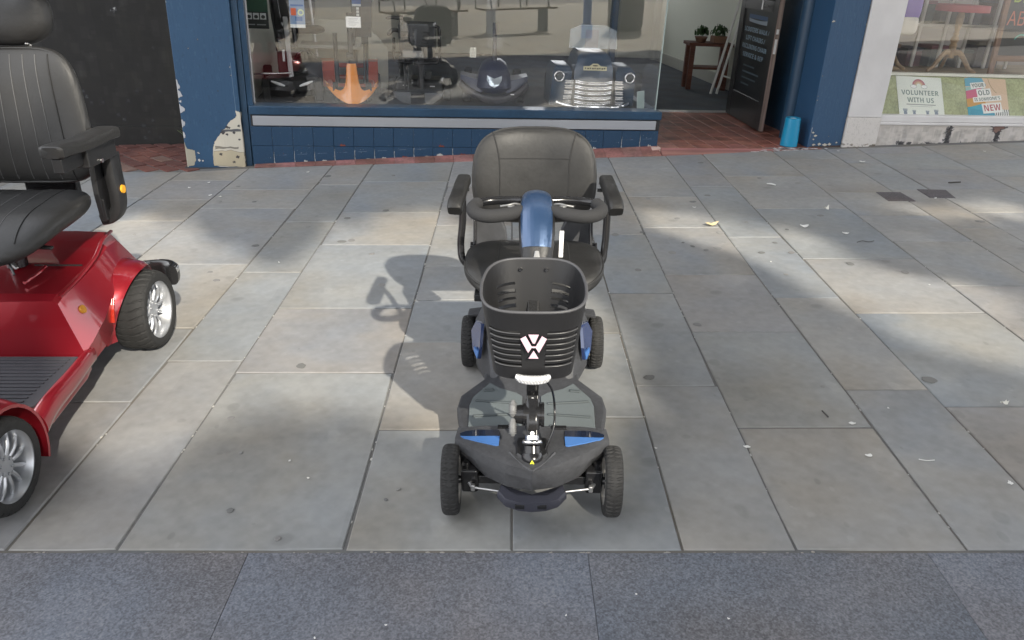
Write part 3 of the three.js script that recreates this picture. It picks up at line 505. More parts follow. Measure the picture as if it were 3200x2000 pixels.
// ---------------------------------------------------------------- shared scooter bits
const leatherBump = dataTex(512, (() => { const a = fbm(501, 48, 3), b = fbm(502, 6, 3); return (u, v) => 0.5 + 0.6 * (a(u, v) - 0.5) + 0.4 * (b(u, v) - 0.5); })(), false);
const leatherRough = dataTex(256, (() => { const b = fbm(503, 5, 5); return (u, v) => { const k = 0.52 + 0.3 * (b(u, v) - 0.5); return [k, k, k]; }; })(), false);
const plasticBump = dataTex(256, (() => { const a = fbm(511, 64, 2); return (u, v) => a(u, v); })(), false);
const dustTex = dataTex(512, (() => { const a = fbm(521, 3, 6), b = fbm(522, 40, 3); return (u, v) => { const k = 0.80 + 0.35 * (a(u, v) - 0.5) + 0.18 * (b(u, v) - 0.5); return [k, k, k]; }; })());
const M_leather = mat([0.021, 0.0205, 0.02], 1, 0, { map: dustTex, roughnessMap: leatherRough, bumpMap: leatherBump, bumpScale: 0.0004 });
const M_plastic = mat([0.017, 0.017, 0.0185], 0.48, 0, { map: dustTex, bumpMap: plasticBump, bumpScale: 0.0003 });
const M_charcoal = mat([0.070, 0.072, 0.079], 0.58, 0, { map: dustTex, bumpMap: plasticBump, bumpScale: 0.0003 });
const M_blackGloss = mat([0.012, 0.012, 0.013], 0.22);
const M_rubber = mat([0.028, 0.0275, 0.027], 0.78, 0, { map: dustTex, bumpMap: plasticBump, bumpScale: 0.0004 });
const M_foam = mat([0.021, 0.021, 0.022], 0.85, 0, { bumpMap: plasticBump, bumpScale: 0.0005 });
const M_chrome = mat([0.78, 0.78, 0.78], 0.12, 1);
const M_steel = mat([0.5, 0.5, 0.5], 0.35, 0.9);
const M_silver = mat([0.50, 0.51, 0.53], 0.34, 0.75);
const M_seam = mat([0.012, 0.012, 0.012], 0.7);
function tyreGeo(r, hw, rimR, tread, n = 216, m = 22, depth = 0.0035) {
  const p = [], idx = [];
  for (let i = 0; i <= n; i++) { const th = i / n * Math.PI * 2; for (let j = 0; j <= m; j++) {
    const f = (j / m - 0.5) * Math.PI, s = Math.sin(f), c = Math.cos(f), x = hw * Math.sign(s) * Math.pow(Math.abs(s), 0.62) * (0.86 + 0.14 * Math.pow(Math.abs(c), 0.4)), rho = rimR + (r - rimR) * Math.pow(Math.max(0, c), 0.55) - (Math.abs(x) < hw * 0.9 && c > 0.25 && tread(th, x / hw) ? depth : 0);
    p.push(x, rho * Math.cos(th), rho * Math.sin(th));
  } }
  for (let i = 0; i < n; i++) for (let j = 0; j < m; j++) { const a = i * (m + 1) + j, b = a + m + 1; idx.push(a, a + 1, b, b, a + 1, b + 1); }
  const g = new THREE.BufferGeometry(); g.setAttribute('position', new THREE.Float32BufferAttribute(p, 3)); g.setIndex(idx); return uvBox(crease(g, 40), 0.2);
}
function latheX(pts, seg = 40) { return new THREE.LatheGeometry(pts.map(([r, x]) => new THREE.Vector2(r, x)), seg).rotateZ(-Math.PI / 2); } // [radius, x]
// ---------------------------------------------------------------- blue and black travel scooter
function wheelBlue() {
  const w = group('wheel');
  part('tyre', tyreGeo(0.1, 0.027, 0.066, (t, x) => { const k = t * 38 / (Math.PI * 2) + 0.35 * Math.abs(x); return Math.abs(x) > 0.1 && (k - Math.floor(k)) < 0.42; }), M_rubber, w);
  const rim = []; rim.push(latheX([[0.067, -0.024], [0.069, -0.022], [0.066, -0.016], [0.06, -0.012], [0.06, 0.012], [0.066, 0.016], [0.069, 0.022], [0.067, 0.024]], 48));
  for (let i = 0; i < 5; i++) rim.push(beam([0, 0, 0], [0, 0.061, 0], 0.014, 0.018, 0.003).rotateX(i * Math.PI * 2 / 5));
  part('rim', rim, mat([0.55, 0.53, 0.5], 0.4, 0.4), w);
  part('hub', [cyl(0.022, 0.022, 0.04, 0, 0, 0, 'x', 24), cyl(0.012, 0.01, 0.012, 0.024, 0, 0, 'x', 16), cyl(0.01, 0.012, 0.012, -0.024, 0, 0, 'x', 16)], M_blackGloss, w);
  return w;
}
const blue = group('mobility_scooter');
{
  const P = (n, g, m, p = blue) => part(n, g, m, p);
  const mirror = pts => [...pts, ...pts.slice().reverse().filter(q => q[0] !== 0).map(q => [-q[0], ...q.slice(1)])];
  // wheels
  const w0 = wheelBlue();
  [[-0.228, 0.1, 0.445, 0.03], [0.226, 0.1, 0.445, -0.03], [-0.240, 0.1, -0.44, 0], [0.246, 0.1, -0.44, 0]].forEach(([x, y, z, t], i) => { const w = i ? w0.clone() : w0; w.position.set(x, y, z); w.rotation.y = t; w.rotation.x = i * 0.7; blue.add(w); });
  // deck
  const deckPts = mirror([[0, 0.36], [0.205, 0.36], [0.215, 0.20], [0.232, 0.10], [0.226, 0.03], [0.155, -0.085], [0.15, -0.3], [0, -0.3]]);
  P('deck', uvBox(flat(extrude(deckPts.map(([x, z]) => [x, -z]), 0.035, 0.008)).translate(0, 0.088, 0), 0.4), M_charcoal);
  const matM = mat([0.095, 0.11, 0.113], 0.75);
  const barM = mat([0.055, 0.065, 0.068], 0.65);
  for (const s of [-1, 1]) {
    const pts = [[0.192, 0.33], [0.194, 0.20], [0.198, 0.10], [0.19, 0.05], [0.14, -0.045], [0.105, -0.01], [0.05, 0.02], [0.032, 0.04], [0.032, 0.30], [0.06, 0.33]].map(([x, z]) => [s * x, -z]);
    const mt = P('foot_mat', uvBox(flat(extrude(s > 0 ? pts : pts.reverse(), 0.004, 0.0015)).translate(0, 0.1325, 0), 0.3), matM);
    for (const [x0, z0, x1, z1] of [[0.05, 0.09, 0.183, 0.075], [0.05, 0.155, 0.185, 0.17], [0.055, 0.22, 0.183, 0.265]]) part('tread_bar', beam([s * x0, 0.140, z0], [s * x1, 0.140, z1], 0.010, 0.007, 0.003), barM, mt);
    part('tread_bar', beam([s * 0.125, 0.140, 0.005], [s * 0.16, 0.140, 0.01], 0.014, 0.007, 0.003), barM, mt);
  }
  // rear body shell, fenders and blue side panels
  const sec = (z, hw, h, b, sh) => { const half = [[0, h], [hw * 0.55, h], [hw * 0.8, h - 0.008], [hw, h - 0.03], [hw + sh, h - 0.09], [hw + sh, b], [0, b]]; const f = half.map(([x, y]) => [x, y, z]); return [...f, ...half.slice(1, -1).reverse().map(([x, y]) => [-x, y, z])]; };
  P('rear_body', uvBox(loft([sec(-0.09, 0.14, 0.15, 0.1, 0.006), sec(-0.12, 0.145, 0.2, 0.1, 0.012), sec(-0.17, 0.155, 0.265, 0.1, 0.02), sec(-0.25, 0.17, 0.29, 0.1, 0.03), sec(-0.4, 0.18, 0.30, 0.1, 0.03), sec(-0.52, 0.17, 0.285, 0.1, 0.03), sec(-0.6, 0.13, 0.22, 0.1, 0.02)], { angle: 28 }), 0.3), M_charcoal);
  for (const s of [-1, 1]) {
    const arc = (r, x) => { const a = []; for (let i = 0; i <= 14; i++) { const t = R(78 + i * 7); a.push([s * x, 0.1 + r * Math.sin(t), -0.44 + r * Math.cos(t) * 1.05]); } return a; };
    const A = arc(0.13, 0.19), B = arc(0.124, 0.238), C = arc(0.117, 0.241), D = arc(0.12, 0.19);
    P('fender', uvBox(loft(A.map((_, i) => [A[i], B[i], C[i], D[i]]), { angle: 40 }), 0.3), M_charcoal);
    const bl = P('side_panel', loft([[[s * 0.166, 0.286, -0.2], [s * 0.186, 0.28, -0.24], [s * 0.208, 0.235, -0.26], [s * 0.2, 0.19, -0.2], [s * 0.176, 0.175, -0.15], [s * 0.17, 0.22, -0.15]], [[s * 0.176, 0.288, -0.194], [s * 0.196, 0.282, -0.234], [s * 0.216, 0.235, -0.254], [s * 0.208, 0.19, -0.194], [s * 0.186, 0.177, -0.144], [s * 0.18, 0.222, -0.144]]], { angle: 25 }), mat([0.02, 0.035, 0.10], 0.12, 0, { clearcoat: 1, clearcoatRoughness: 0.05 }));
    part('blue_insert', loft([[[s * 0.181, 0.206, -0.146], [s * 0.198, 0.208, -0.18], [s * 0.198, 0.192, -0.176], [s * 0.186, 0.18, -0.143]], [[s * 0.185, 0.207, -0.141], [s * 0.202, 0.209, -0.175], [s * 0.202, 0.193, -0.171], [s * 0.19, 0.181, -0.138]]], { angle: 25 }), mat([0.05, 0.14, 0.36], 0.3), bl);
  }
  P('seat_post', [cyl(0.03, 0.03, 0.18, 0, 0.38, -0.28, 'y', 20), box(0.16, 0.025, 0.2, 0, 0.437, -0.27, 0.006)], M_blackGloss);
  // front shroud
  const ring = (y, pts) => mirror(pts).map(([x, z]) => [x, y(x, z), z]);
  const shroud = [
    ring(() => 0.105, [[0, 0.34], [0.08, 0.34], [0.11, 0.36], [0.115, 0.40], [0.08, 0.45], [0.045, 0.487], [0, 0.50]]),
    ring((x, z) => 0.132, [[0, 0.335], [0.12, 0.335], [0.17, 0.35], [0.18, 0.40], [0.128, 0.475], [0.066, 0.52], [0, 0.535]]),
    ring((x, z) => 0.178, [[0, 0.328], [0.14, 0.328], [0.216, 0.338], [0.221, 0.395], [0.163, 0.455], [0.075, 0.522], [0, 0.55]]),
    ring((x, z) => 0.205 - 0.02 * Math.max(0, Math.abs(x) - 0.1), [[0, 0.326], [0.14, 0.326], [0.215, 0.336], [0.219, 0.39], [0.158, 0.452], [0.07, 0.52], [0, 0.55]]),
    ring((x, z) => 0.211 - 0.03 * Math.max(0, Math.abs(x) - 0.1), [[0, 0.34], [0.135, 0.34], [0.205, 0.347], [0.205, 0.387], [0.15, 0.435], [0.062, 0.50], [0, 0.528]]),
    ring((x, z) => 0.209, [[0, 0.36], [0.05, 0.36], [0.06, 0.362], [0.065, 0.40], [0.06, 0.44], [0.045, 0.48], [0, 0.50]]),
  ];
  P('front_shroud', uvBox(loft(shroud, { angle: 24 }), 0.3), M_charcoal);
  P('neck_panel', uvBox(loft([ring(() => 0.206, [[0, 0.405], [0.042, 0.405], [0.047, 0.42], [0.045, 0.485], [0, 0.533]]), ring((x, z) => 0.219 - 0.06 * Math.max(0, z - 0.43), [[0, 0.41], [0.038, 0.41], [0.042, 0.422], [0.04, 0.48], [0, 0.524]])], { angle: 24 }), 0.3), M_plastic);
  for (const s of [-1, 1]) P('nose_ridge', sweep([[s * 0.062, 0.209, 0.47], [s * 0.03, 0.207, 0.52], [0, 0.203, 0.548]], () => [0.004, 0.0035, 2], { seg: 8, rs: 8, up: [0, 1, 0] }), M_charcoal);
  const insDark = mat([0.012, 0.016, 0.03], 0.06, 0, { clearcoat: 1 }), insBlue = mat([0.055, 0.15, 0.38], 0.3, 0, { clearcoat: 0.6 });
  for (const s of [-1, 1]) {
    const Y = (x, z) => 0.2115 - 0.02 * Math.max(0, z - 0.4) - 0.035 * Math.max(0, Math.abs(x) - 0.12);
    const poly = (pts, dy) => { const q = pts.map(([x, z]) => [s * x, Y(x, z), z]); return loft([q.map(([x, y, z]) => [x, y - 0.008, z]), q.map(([x, y, z]) => [x, y + dy, z])], { angle: 25 }); };
    const lens = P('shroud_lens', poly([[0.094, 0.362], [0.16, 0.36], [0.19, 0.366], [0.206, 0.377], [0.203, 0.39], [0.19, 0.393], [0.092, 0.393]], 0.0015), insDark);
    part('blue_insert', poly([[0.092, 0.3935], [0.19, 0.3935], [0.203, 0.391], [0.192, 0.402], [0.15, 0.421], [0.1, 0.439], [0.093, 0.436]], 0.002), insBlue, lens);
  }
  P('shroud_slot', [boxFT(-0.1, -0.055, 0.203, 0.2135, 0.334, 0.352, 0.002), boxFT(0.055, 0.1, 0.203, 0.2135, 0.334, 0.352, 0.002)], M_blackGloss);
  // front bumper, axle, tie rods
  const bumpR = (y, k) => [[-0.085, 0.50], [-0.095 * k, 0.53], [-0.075 * k, 0.562], [-0.04 * k, 0.578], [0, 0.583], [0.04 * k, 0.578], [0.075 * k, 0.562], [0.095 * k, 0.53], [0.085, 0.50], [0.06, 0.53], [0.04, 0.548], [-0.04, 0.548], [-0.06, 0.53]].map(([x, z]) => [x, y, z]);
  P('front_bumper', uvBox(loft([bumpR(0.097, 0.92), bumpR(0.103, 1), bumpR(0.118, 1), bumpR(0.125, 0.94)], { angle: 30 }), 0.2), mat([0.032, 0.033, 0.045], 0.5, 0, { bumpMap: plasticBump, bumpScale: 0.0003 }));
  for (const x of [-0.0325, 0.027]) P('bumper_notch', box(0.025, 0.013, 0.012, x, 0.111, 0.576, 0.002), M_blackGloss);
  P('front_axle', [boxFT(-0.19, 0.19, 0.085, 0.112, 0.415, 0.445, 0.004), boxFT(-0.2, -0.15, 0.065, 0.14, 0.41, 0.46, 0.008), boxFT(0.15, 0.2, 0.065, 0.14, 0.41, 0.46, 0.008), cyl(0.011, 0.011, 0.02, -0.185, 0.142, 0.43, 'y', 12), cyl(0.011, 0.011, 0.02, 0.185, 0.142, 0.43, 'y', 12)], M_blackGloss);
  P('tie_rod', [bar([-0.165, 0.095, 0.475], [0, 0.088, 0.5], 0.0035), bar([0, 0.088, 0.5], [0.165, 0.095, 0.475], 0.0035), box(0.012, 0.02, 0.014, -0.165, 0.095, 0.475, 0.003), box(0.012, 0.02, 0.014, 0.165, 0.095, 0.475, 0.003), box(0.012, 0.018, 0.012, -0.06, 0.091, 0.49, 0.003), box(0.012, 0.018, 0.012, 0.06, 0.091, 0.49, 0.003), bar([-0.165, 0.095, 0.475], [-0.185, 0.1, 0.44], 0.006), bar([0.165, 0.095, 0.475], [0.185, 0.1, 0.44], 0.006)], M_steel);
  // tiller: post leaning back over the deck
  const T = h => 0.474 - 0.75 * (h - 0.235);           // z of the post axis at height h
  const post = group('tiller', blue);
  part('boot', [new THREE.SphereGeometry(0.031, 28, 18).scale(0.95, 0.75, 1).translate(0, 0.212, 0.492), cyl(0.026, 0.022, 0.026, 0, 0, 0, 'y', 24).rotateX(-0.5).translate(0, 0.226, 0.482)], M_blackGloss, post);
  part('collar', [new THREE.TorusGeometry(0.021, 0.0075, 10, 32).rotateX(Math.PI / 2 - 0.55).translate(0, 0.243, T(0.243)), cyl(0.019, 0.019, 0.014, 0, 0, 0, 'y', 24).rotateX(-0.55).translate(0, 0.252, T(0.252))], M_chrome, post);
  part('lower_post', beam([0, 0.24, T(0.24)], [0, 0.30, T(0.30)], 0.030, 0.022, 0.004), M_blackGloss, post);
  part('upper_post', beam([0, 0.315, T(0.315)], [0, 0.69, T(0.69)], 0.034, 0.024, 0.004), M_blackGloss, post);
  for (const h of [0.262, 0.28, 0.335, 0.36]) part('bolt', cyl(0.006, 0.006, 0.006, 0, 0, 0, 'y', 14).rotateX(1.02).translate(0, h + 0.008, T(h) + 0.0125), M_steel, post);
  const PZ = T(0.305) + 0.004;
  part('pivot', [cyl(0.031, 0.031, 0.05, 0, 0.305, PZ, 'x', 28), cyl(0.034, 0.034, 0.008, 0.028, 0.305, PZ, 'x', 28), cyl(0.024, 0.028, 0.03, -0.036, 0.305, PZ, 'x', 28), sweep([[0, 0.338, T(0.338) + 0.01], [0, 0.318, T(0.318) + 0.022], [0, 0.30, T(0.30) + 0.026], [0, 0.28, T(0.28) + 0.018]], () => [0.02, 0.016, 3], { seg: 8, rs: 16 })], M_blackGloss, post);
  const levM = mat([0.13, 0.13, 0.13], 0.5);
  const lev = part('lock_lever', [0, 1].map(k => { const d = k ? 1 : -1; return sweep([[-0.053, 0.305 + d * 0.002, PZ + 0.018 - d * 0.002], [-0.054, 0.305 + d * 0.022, PZ + 0.024 - d * 0.012], [-0.053, 0.305 + d * 0.042, PZ + 0.02 - d * 0.024]], t => [0.0095 * Math.pow(Math.sin(Math.PI * (0.12 + 0.8 * t)), 0.5), 0.011 * Math.pow(Math.sin(Math.PI * (0.12 + 0.8 * t)), 0.5), 2.4], { seg: 20, rs: 14 }); }), levM, post);
  for (const d of [-1, 1]) for (let i = 0; i < 6; i++) part('lever_rib', new THREE.TorusGeometry(0.0098, 0.0016, 6, 18).rotateX(Math.PI / 2 - 0.5).translate(-0.0537, 0.305 + d * (0.012 + i * 0.0045), PZ + 0.0225 - d * (0.006 + i * 0.0026)), levM, lev);
  // headlight and its cable
  const hz = 0.470, lh = 0.050;
  const hl = part('headlight', uvBox(sweep([[-0.045, 0.394 + lh, hz - 0.01], [-0.03, 0.389 + lh, hz - 0.003], [0, 0.387 + lh, hz], [0.03, 0.389 + lh, hz - 0.003], [0.045, 0.394 + lh, hz - 0.01]], t => { const k = Math.pow(Math.sin(Math.PI * (0.04 + 0.92 * t)), 0.35); return [0.0125 * k, 0.010 * k, 2.6]; }, { seg: 22, rs: 16, up: [0, 1, 0] }), 0.05), mat([0.86, 0.86, 0.86], 0.12, 0.55, { bumpMap: dataTex(64, (u, v) => (Math.floor(u * 12) + Math.floor(v * 6)) % 2 ? 0.3 : 0.8, false), bumpScale: 0.002 }), post);
  part('light_housing', join([box(0.066, 0.02, 0.014, 0, 0.388 + lh, hz - 0.012, 0.005), beam([0, 0.425, hz - 0.014], [0, 0.35, T(0.35) + 0.01], 0.032, 0.006, 0.002)]), M_blackGloss, hl);
  part('cable', tube([[0.036, 0.428, 0.458], [0.052, 0.385, 0.43], [0.061, 0.32, 0.40], [0.06, 0.275, 0.43], [0.047, 0.24, 0.452], [0.036, 0.216, 0.462]], 0.0032, 40, 8), M_blackGloss, post);
  const triTex = canvasTex(128, 128, c => { c.fillStyle = '#101010'; c.fillRect(0, 0, 128, 128); c.fillStyle = '#d9dc3a'; c.beginPath(); c.moveTo(64, 8); c.lineTo(124, 118); c.lineTo(4, 118); c.fill(); c.fillStyle = '#15150a'; c.fillRect(59, 44, 10, 42); c.fillRect(59, 94, 10, 11); });
  part('warning_sticker', uvPlanar(extrude([[-0.0085, -0.007], [0.0085, -0.007], [0, 0.0085]], 0.0008, 0), 'x', 'y', -0.009, 0.009, -0.0085, 0.0092), mat([1, 1, 1], 0.5, 0, { map: triTex }), post, [0, 0.2135, 0.5235], [-0.3, 0, 0]);
  // tiller head
  const hd = new THREE.Vector3(0.009, 0, 0);
  const tillerKids = post.children.length;
  const headC = [[0, 0.655, 0.158], [0, 0.695, 0.130], [0, 0.735, 0.095], [0, 0.766, 0.045], [0, 0.774, -0.01], [0, 0.762, -0.055]];
  part('head_housing', uvBox(sweep(headC, t => { const w = 0.044 + 0.009 * Math.sin(Math.PI * Math.min(1, t * 1.1)); const e = t > 0.85 ? Math.sqrt(Math.max(0.02, 1 - Math.pow((t - 0.85) / 0.155, 2))) : 1; return [w * e, 0.036 * e, 3]; }, { seg: 40, rs: 36 }), 0.2), M_plastic, post);
  const cover = part('blue_cover', (() => {
    const c = new THREE.CatmullRomCurve3(headC.map(p => V(...p))), rings = [], n = 22, seg = 44;
    for (let i = 0; i <= seg; i++) {
      const t = 0.13 + 0.76 * i / seg, Pn = c.getPoint(t), Tn = c.getTangent(t), N = new THREE.Vector3().crossVectors(V(1, 0, 0), Tn).normalize(), row = [], w = (0.0405 + 0.0085 * Math.sin(Math.PI * Math.min(1, t * 1.1)));
      const tongue = i < 6 ? 0.35 * Math.pow(1 - i / 6, 2) : 0;
      for (let k = 0; k <= n; k++) { const a = R(-74 + 148 * k / n) , d = 0.0385 + 0.001 * (1 - k / n), x = w * Math.sin(a), q = Math.pow(Math.cos(a), 0.75); row.push(Pn.clone().addScaledVector(V(1, 0, 0), x).addScaledVector(N, d * (0.35 + 0.66 * q)).toArray()); }
      rings.push(row);
    }
    const inner = rings.map(r => r.map(([x, y, z], k) => [x * 0.9, y - 0.006, z - 0.008]).reverse());
    return loft(rings.map((r, i) => [...r, ...inner[i]]), { angle: 50 });
  })(), new THREE.MeshPhysicalMaterial({ color: col(0.03, 0.065, 0.14), roughness: 0.34, metalness: 0.45, clearcoat: 0.8, clearcoatRoughness: 0.2 }), post);
  part('tilt_knob', [sweep([[0, 0.655, 0.196], [0, 0.668, 0.194], [0, 0.69, 0.179]], t => [0.0125 * (1 - 0.5 * t * t), 0.008, 3], { seg: 8, rs: 16 }), ...[0, 1, 2, 3].map(i => box(0.018, 0.0022, 0.006, 0, 0.658 + i * 0.006, 0.2035 - i * 0.002, 0.0008))], mat([0.22, 0.22, 0.22], 0.5), post);
  part('head_badge', new THREE.SphereGeometry(0.009, 16, 8).scale(1.4, 0.4, 1).translate(0, 0.808, 0.0), M_chrome, post);
  for (const s of [-1, 1]) {
    part('handlebar', tube([[s * 0.04, 0.772, 0.055], [s * 0.085, 0.770, 0.088], [s * 0.14, 0.768, 0.10], [s * 0.177, 0.770, 0.08], [s * 0.189, 0.773, 0.04], [s * 0.179, 0.776, 0.0], [s * 0.14, 0.778, -0.022], [s * 0.085, 0.780, -0.025], [s * 0.03, 0.781, -0.015]], 0.0125, 60, 14), M_blackGloss, post);
    part('hand_grip', tube([[s * 0.05, 0.7715, 0.063], [s * 0.085, 0.770, 0.088], [s * 0.14, 0.768, 0.10], [s * 0.177, 0.770, 0.08], [s * 0.189, 0.773, 0.04], [s * 0.179, 0.776, 0.003]], 0.0195, 50, 18), M_foam, post);
    part('throttle_lever', [tube([[s * 0.045, 0.783, 0.035], [s * 0.065, 0.79, 0.047], [s * 0.085, 0.788, 0.055], [s * 0.105, 0.784, 0.053]], 0.0035, 20, 8), new THREE.SphereGeometry(0.008, 12, 8).scale(1.5, 0.5, 1).translate(s * 0.075, 0.785, 0.057)], mat([0.2, 0.2, 0.2], 0.4, 0.5), post);
  }
  part('paper_tag', box(0.012, 0.08, 0.0012, 0.057, 0.695, 0.125, 0.0002).rotateZ(-0.02), mat([0.85, 0.84, 0.82], 0.8), post);
  for (const o of post.children.slice(tillerKids)) { o.position.add(hd); }
  // basket
  const bk = group('basket', blue);
  const BO = (s, t, side) => {
    const th = s * Math.PI * 2, e = 3.4, c = Math.cos(th), q = Math.sin(th), k = Math.pow(Math.pow(Math.abs(c), e) + Math.pow(Math.abs(q), e), -1 / e);
    const hx = (0.112 + 0.031 * t) - side * 0.006, hz = (0.088 + 0.05 * t) - side * 0.006;
    let x = hx * c * k, z = hz * q * k; x *= 1 - 0.10 * Math.max(0, -z / hz) - 0.02; 
    const zz = 0.352 - 0.004 * t + z; return [x, 0.428 + 0.231 * t - (z) * 0.16 * (0.35 + 0.65 * t), zz];
  };
  const ns = 176, nt = 66;
  const keep = (i, j) => {
    const t = (j + 0.5) / nt, [x, , z] = BO((i + 0.5) / ns, t, 0), a = Math.abs(x), zr = (z - 0.352) / (0.088 + 0.05 * t), xr = a / (0.112 + 0.031 * t);
    const rowF = (t - 0.20) / 0.083, fr = rowF - Math.floor(rowF);
    if (zr > 0.55 && rowF > 0 && rowF < 7 && fr < 0.42 && xr < 0.86 && xr > (rowF > 6 ? 0.27 : 0.24)) return false;
    const rowB = (t - 0.30) / 0.085, fb = rowB - Math.floor(rowB);
    if (zr < -0.5 && rowB > 0 && rowB < 6 && fb < 0.45 && xr > 0.40 && xr < 0.78) return false;
    const rowS = (t - 0.2) / 0.1; if (Math.abs(zr) < 0.3 && rowS > 0 && rowS < 6 && rowS - Math.floor(rowS) < 0.3 && a > 0.08) return false;
    return true;
  };
  part('basket_wall', shell(BO, ns, nt, keep), M_plastic, bk);
  // moulded lips along the lower edge of the front slots
  const lipM = mat([0.06, 0.06, 0.062], 0.3);
  for (const d of [-1, 1]) for (let k = 0; k < 7; k++) { const t = 0.20 + (k + 0.03) * 0.083, pts = []; for (let i = 0; i < ns; i++) { const q = BO((i + 0.5) / ns, t, -0.25), zr = (q[2] - 0.352) / (0.088 + 0.05 * t), xr = Math.abs(q[0]) / (0.112 + 0.031 * t); if (zr > 0.55 && xr < 0.86 && xr > 0.25 && Math.sign(q[0]) === d) pts.push(q); } pts.sort((a, b) => a[0] - b[0]); part('slot_lip', tube(pts.filter((_, i) => i % 3 === 0 || i === pts.length - 1), 0.0019, 24, 6), lipM, bk); }
  const rimPts = []; for (let i = 0; i < 64; i++) rimPts.push(BO(i / 64, 1, 0.4));
  part('basket_rim', tube(rimPts, 0.0043, 160, 10, true), mat([0.06, 0.06, 0.064], 0.5), bk);
  const bot = y => { const r = []; for (let i = 0; i < 64; i++) { const q = BO(i / 64, 0.004, 0.3); r.push([q[0], q[1] + y, q[2]]); } return r; };
  part('basket_floor', loft([bot(0), bot(0.004)], { angle: 30 }), M_plastic, bk);
  for (const d of [-1, 1]) part('basket_screw', cyl(0.005, 0.005, 0.005, d * 0.036, 0.655, 0.2285, 'z', 12), M_chrome, bk);
  part('basket_bracket', boxFT(-0.045, 0.045, 0.52, 0.65, 0.203, 0.212, 0.003), M_blackGloss, bk);
  const em = [[[[-0.0125, 0.035], [0.0125, 0.035], [0.0035, 0.0105], [-0.0015, 0.0105]]], [[[-0.033, 0.0225], [-0.0205, 0.0305], [-0.005, -0.0005], [0.006, -0.0005], [0.0215, 0.0305], [0.033, 0.0225], [0.0145, -0.018], [0.006, -0.0035], [-0.005, -0.0035], [-0.0135, -0.018]]], [[[0.0005, -0.013], [0.0125, -0.0355], [-0.0115, -0.0355]]]];
  em.forEach(([pts]) => part('emblem_piece', extrude(pts, 0.0012, 0.0006), mat([0.66, 0.46, 0.54], 0.4), bk, [0, 0.538, 0.4738], [0.09, 0, 0]));
  // seat
  const seat = group('seat', blue);
  const bw = 0.221, bh = 0.17, be = 3.3, bow = (x, y) => 0.75 * x * x - 0.12 * y * y;
  const bo = superOutline(bw, bh, be, (x, y) => [x * (1 - 0.05 * Math.max(0, y / bh)), y]);
  const back = part('backrest', uvBox(pad(bo, 0.036, 0.03, { n: 88, m: 18, pf: 3.2, bow }), 0.4), M_leather, seat, [0.004, 0.732, -0.51], [-0.14, 0, 0]);
  const bz = (x, y) => { const r = Math.pow(Math.pow(Math.abs(x) / bw, be) + Math.pow(Math.abs(y) / bh, be), 1 / be); return 0.036 * Math.pow(Math.max(0, 1 - Math.pow(r, 3.2)), 1 / 2.4) + bow(x, y) + 0.0002; };
  const seamB = []; for (const s of [-1, 1]) { const pts = []; for (let i = 0; i <= 14; i++) { const y = 0.15 - i * 0.0222, x = s * (0.122 + 0.03 * Math.pow(Math.max(0, (y - 0.02) / 0.145), 2)); pts.push([x, y, bz(x, y)]); } seamB.push(tube(pts, 0.0022, 50, 6)); }
  { const pts = []; for (let i = 0; i <= 12; i++) { const x = -0.123 + i * 0.0205; pts.push([x, 0.062, bz(x, 0.062)]); } seamB.push(tube(pts, 0.0014, 30, 5)); }
  part('seam', seamB, M_seam, back);
  const pip = []; for (let i = 0; i < 72; i++) { const [x, y] = bo(i / 72 * Math.PI * 2); pip.push([x * 0.985, y * 0.985, bow(x, y) + 0.006]); }
  part('piping', tube(pip, 0.004, 150, 8, true), M_leather, back);
  const shellO = superOutline(0.214, 0.165, 3.6, (x, y) => [x, y - 0.004]);
  part('back_shell', uvBox(pad(shellO, 0.004, 0.018, { bow, pf: 6 }), 0.3), M_plastic, seat, [0.004, 0.73, -0.543], [-0.14, 0, 0]);
  const cw = 0.233, cd = 0.19, ce = 3.2, cb = (x, y) => 0.35 * x * x - 0.9 * Math.pow(Math.max(0, -y - 0.06), 2) * 2 + (Math.abs(x) < 0.12 ? -0.004 : 0) * 0;
  const cu = part('cushion', uvBox(pad(superOutline(cw, cd, ce, (x, y) => [x * (1 + 0.03 * -y / cd), y]), 0.046, 0.048, { n: 88, m: 18, pf: 3.6, bow: cb }), 0.4), M_leather, seat, [0.004, 0.487, -0.235], [-Math.PI / 2 + 0.03, 0, 0]);
  const cz = (x, y) => { const r = Math.pow(Math.pow(Math.abs(x) / cw, ce) + Math.pow(Math.abs(y) / cd, ce), 1 / ce); return 0.046 * Math.pow(Math.max(0, 1 - Math.pow(r, 3.6)), 1 / 2.4) + cb(x, y) + 0.0002; };
  const seamC = []; for (const s of [-1, 1]) { const pts = []; for (let i = 0; i <= 14; i++) { const y = 0.17 - i * 0.0245, x = s * (0.118 + 0.02 * Math.pow(Math.max(0, (-y - 0.05) / 0.13), 2) * -1); pts.push([x, y, cz(x, y)]); } seamC.push(tube(pts, 0.002, 50, 6)); }
  part('seam', seamC, M_seam, cu);
  const cp = []; for (let i = 0; i < 72; i++) { const t = i / 72 * Math.PI * 2, o = superOutline(cw, cd, ce, (x, y) => [x * (1 + 0.03 * -y / cd), y])(t); cp.push([o[0] * 0.985, o[1] * 0.985, cb(o[0], o[1]) + 0.012]); }
  part('piping', tube(cp, 0.0035, 150, 8, true), M_leather, cu);
  part('seat_base', [boxFT(-0.17, 0.178, 0.43, 0.46, -0.40, -0.08, 0.008), boxFT(-0.19, -0.15, 0.425, 0.45, -0.14, -0.07, 0.004)], M_plastic, seat);
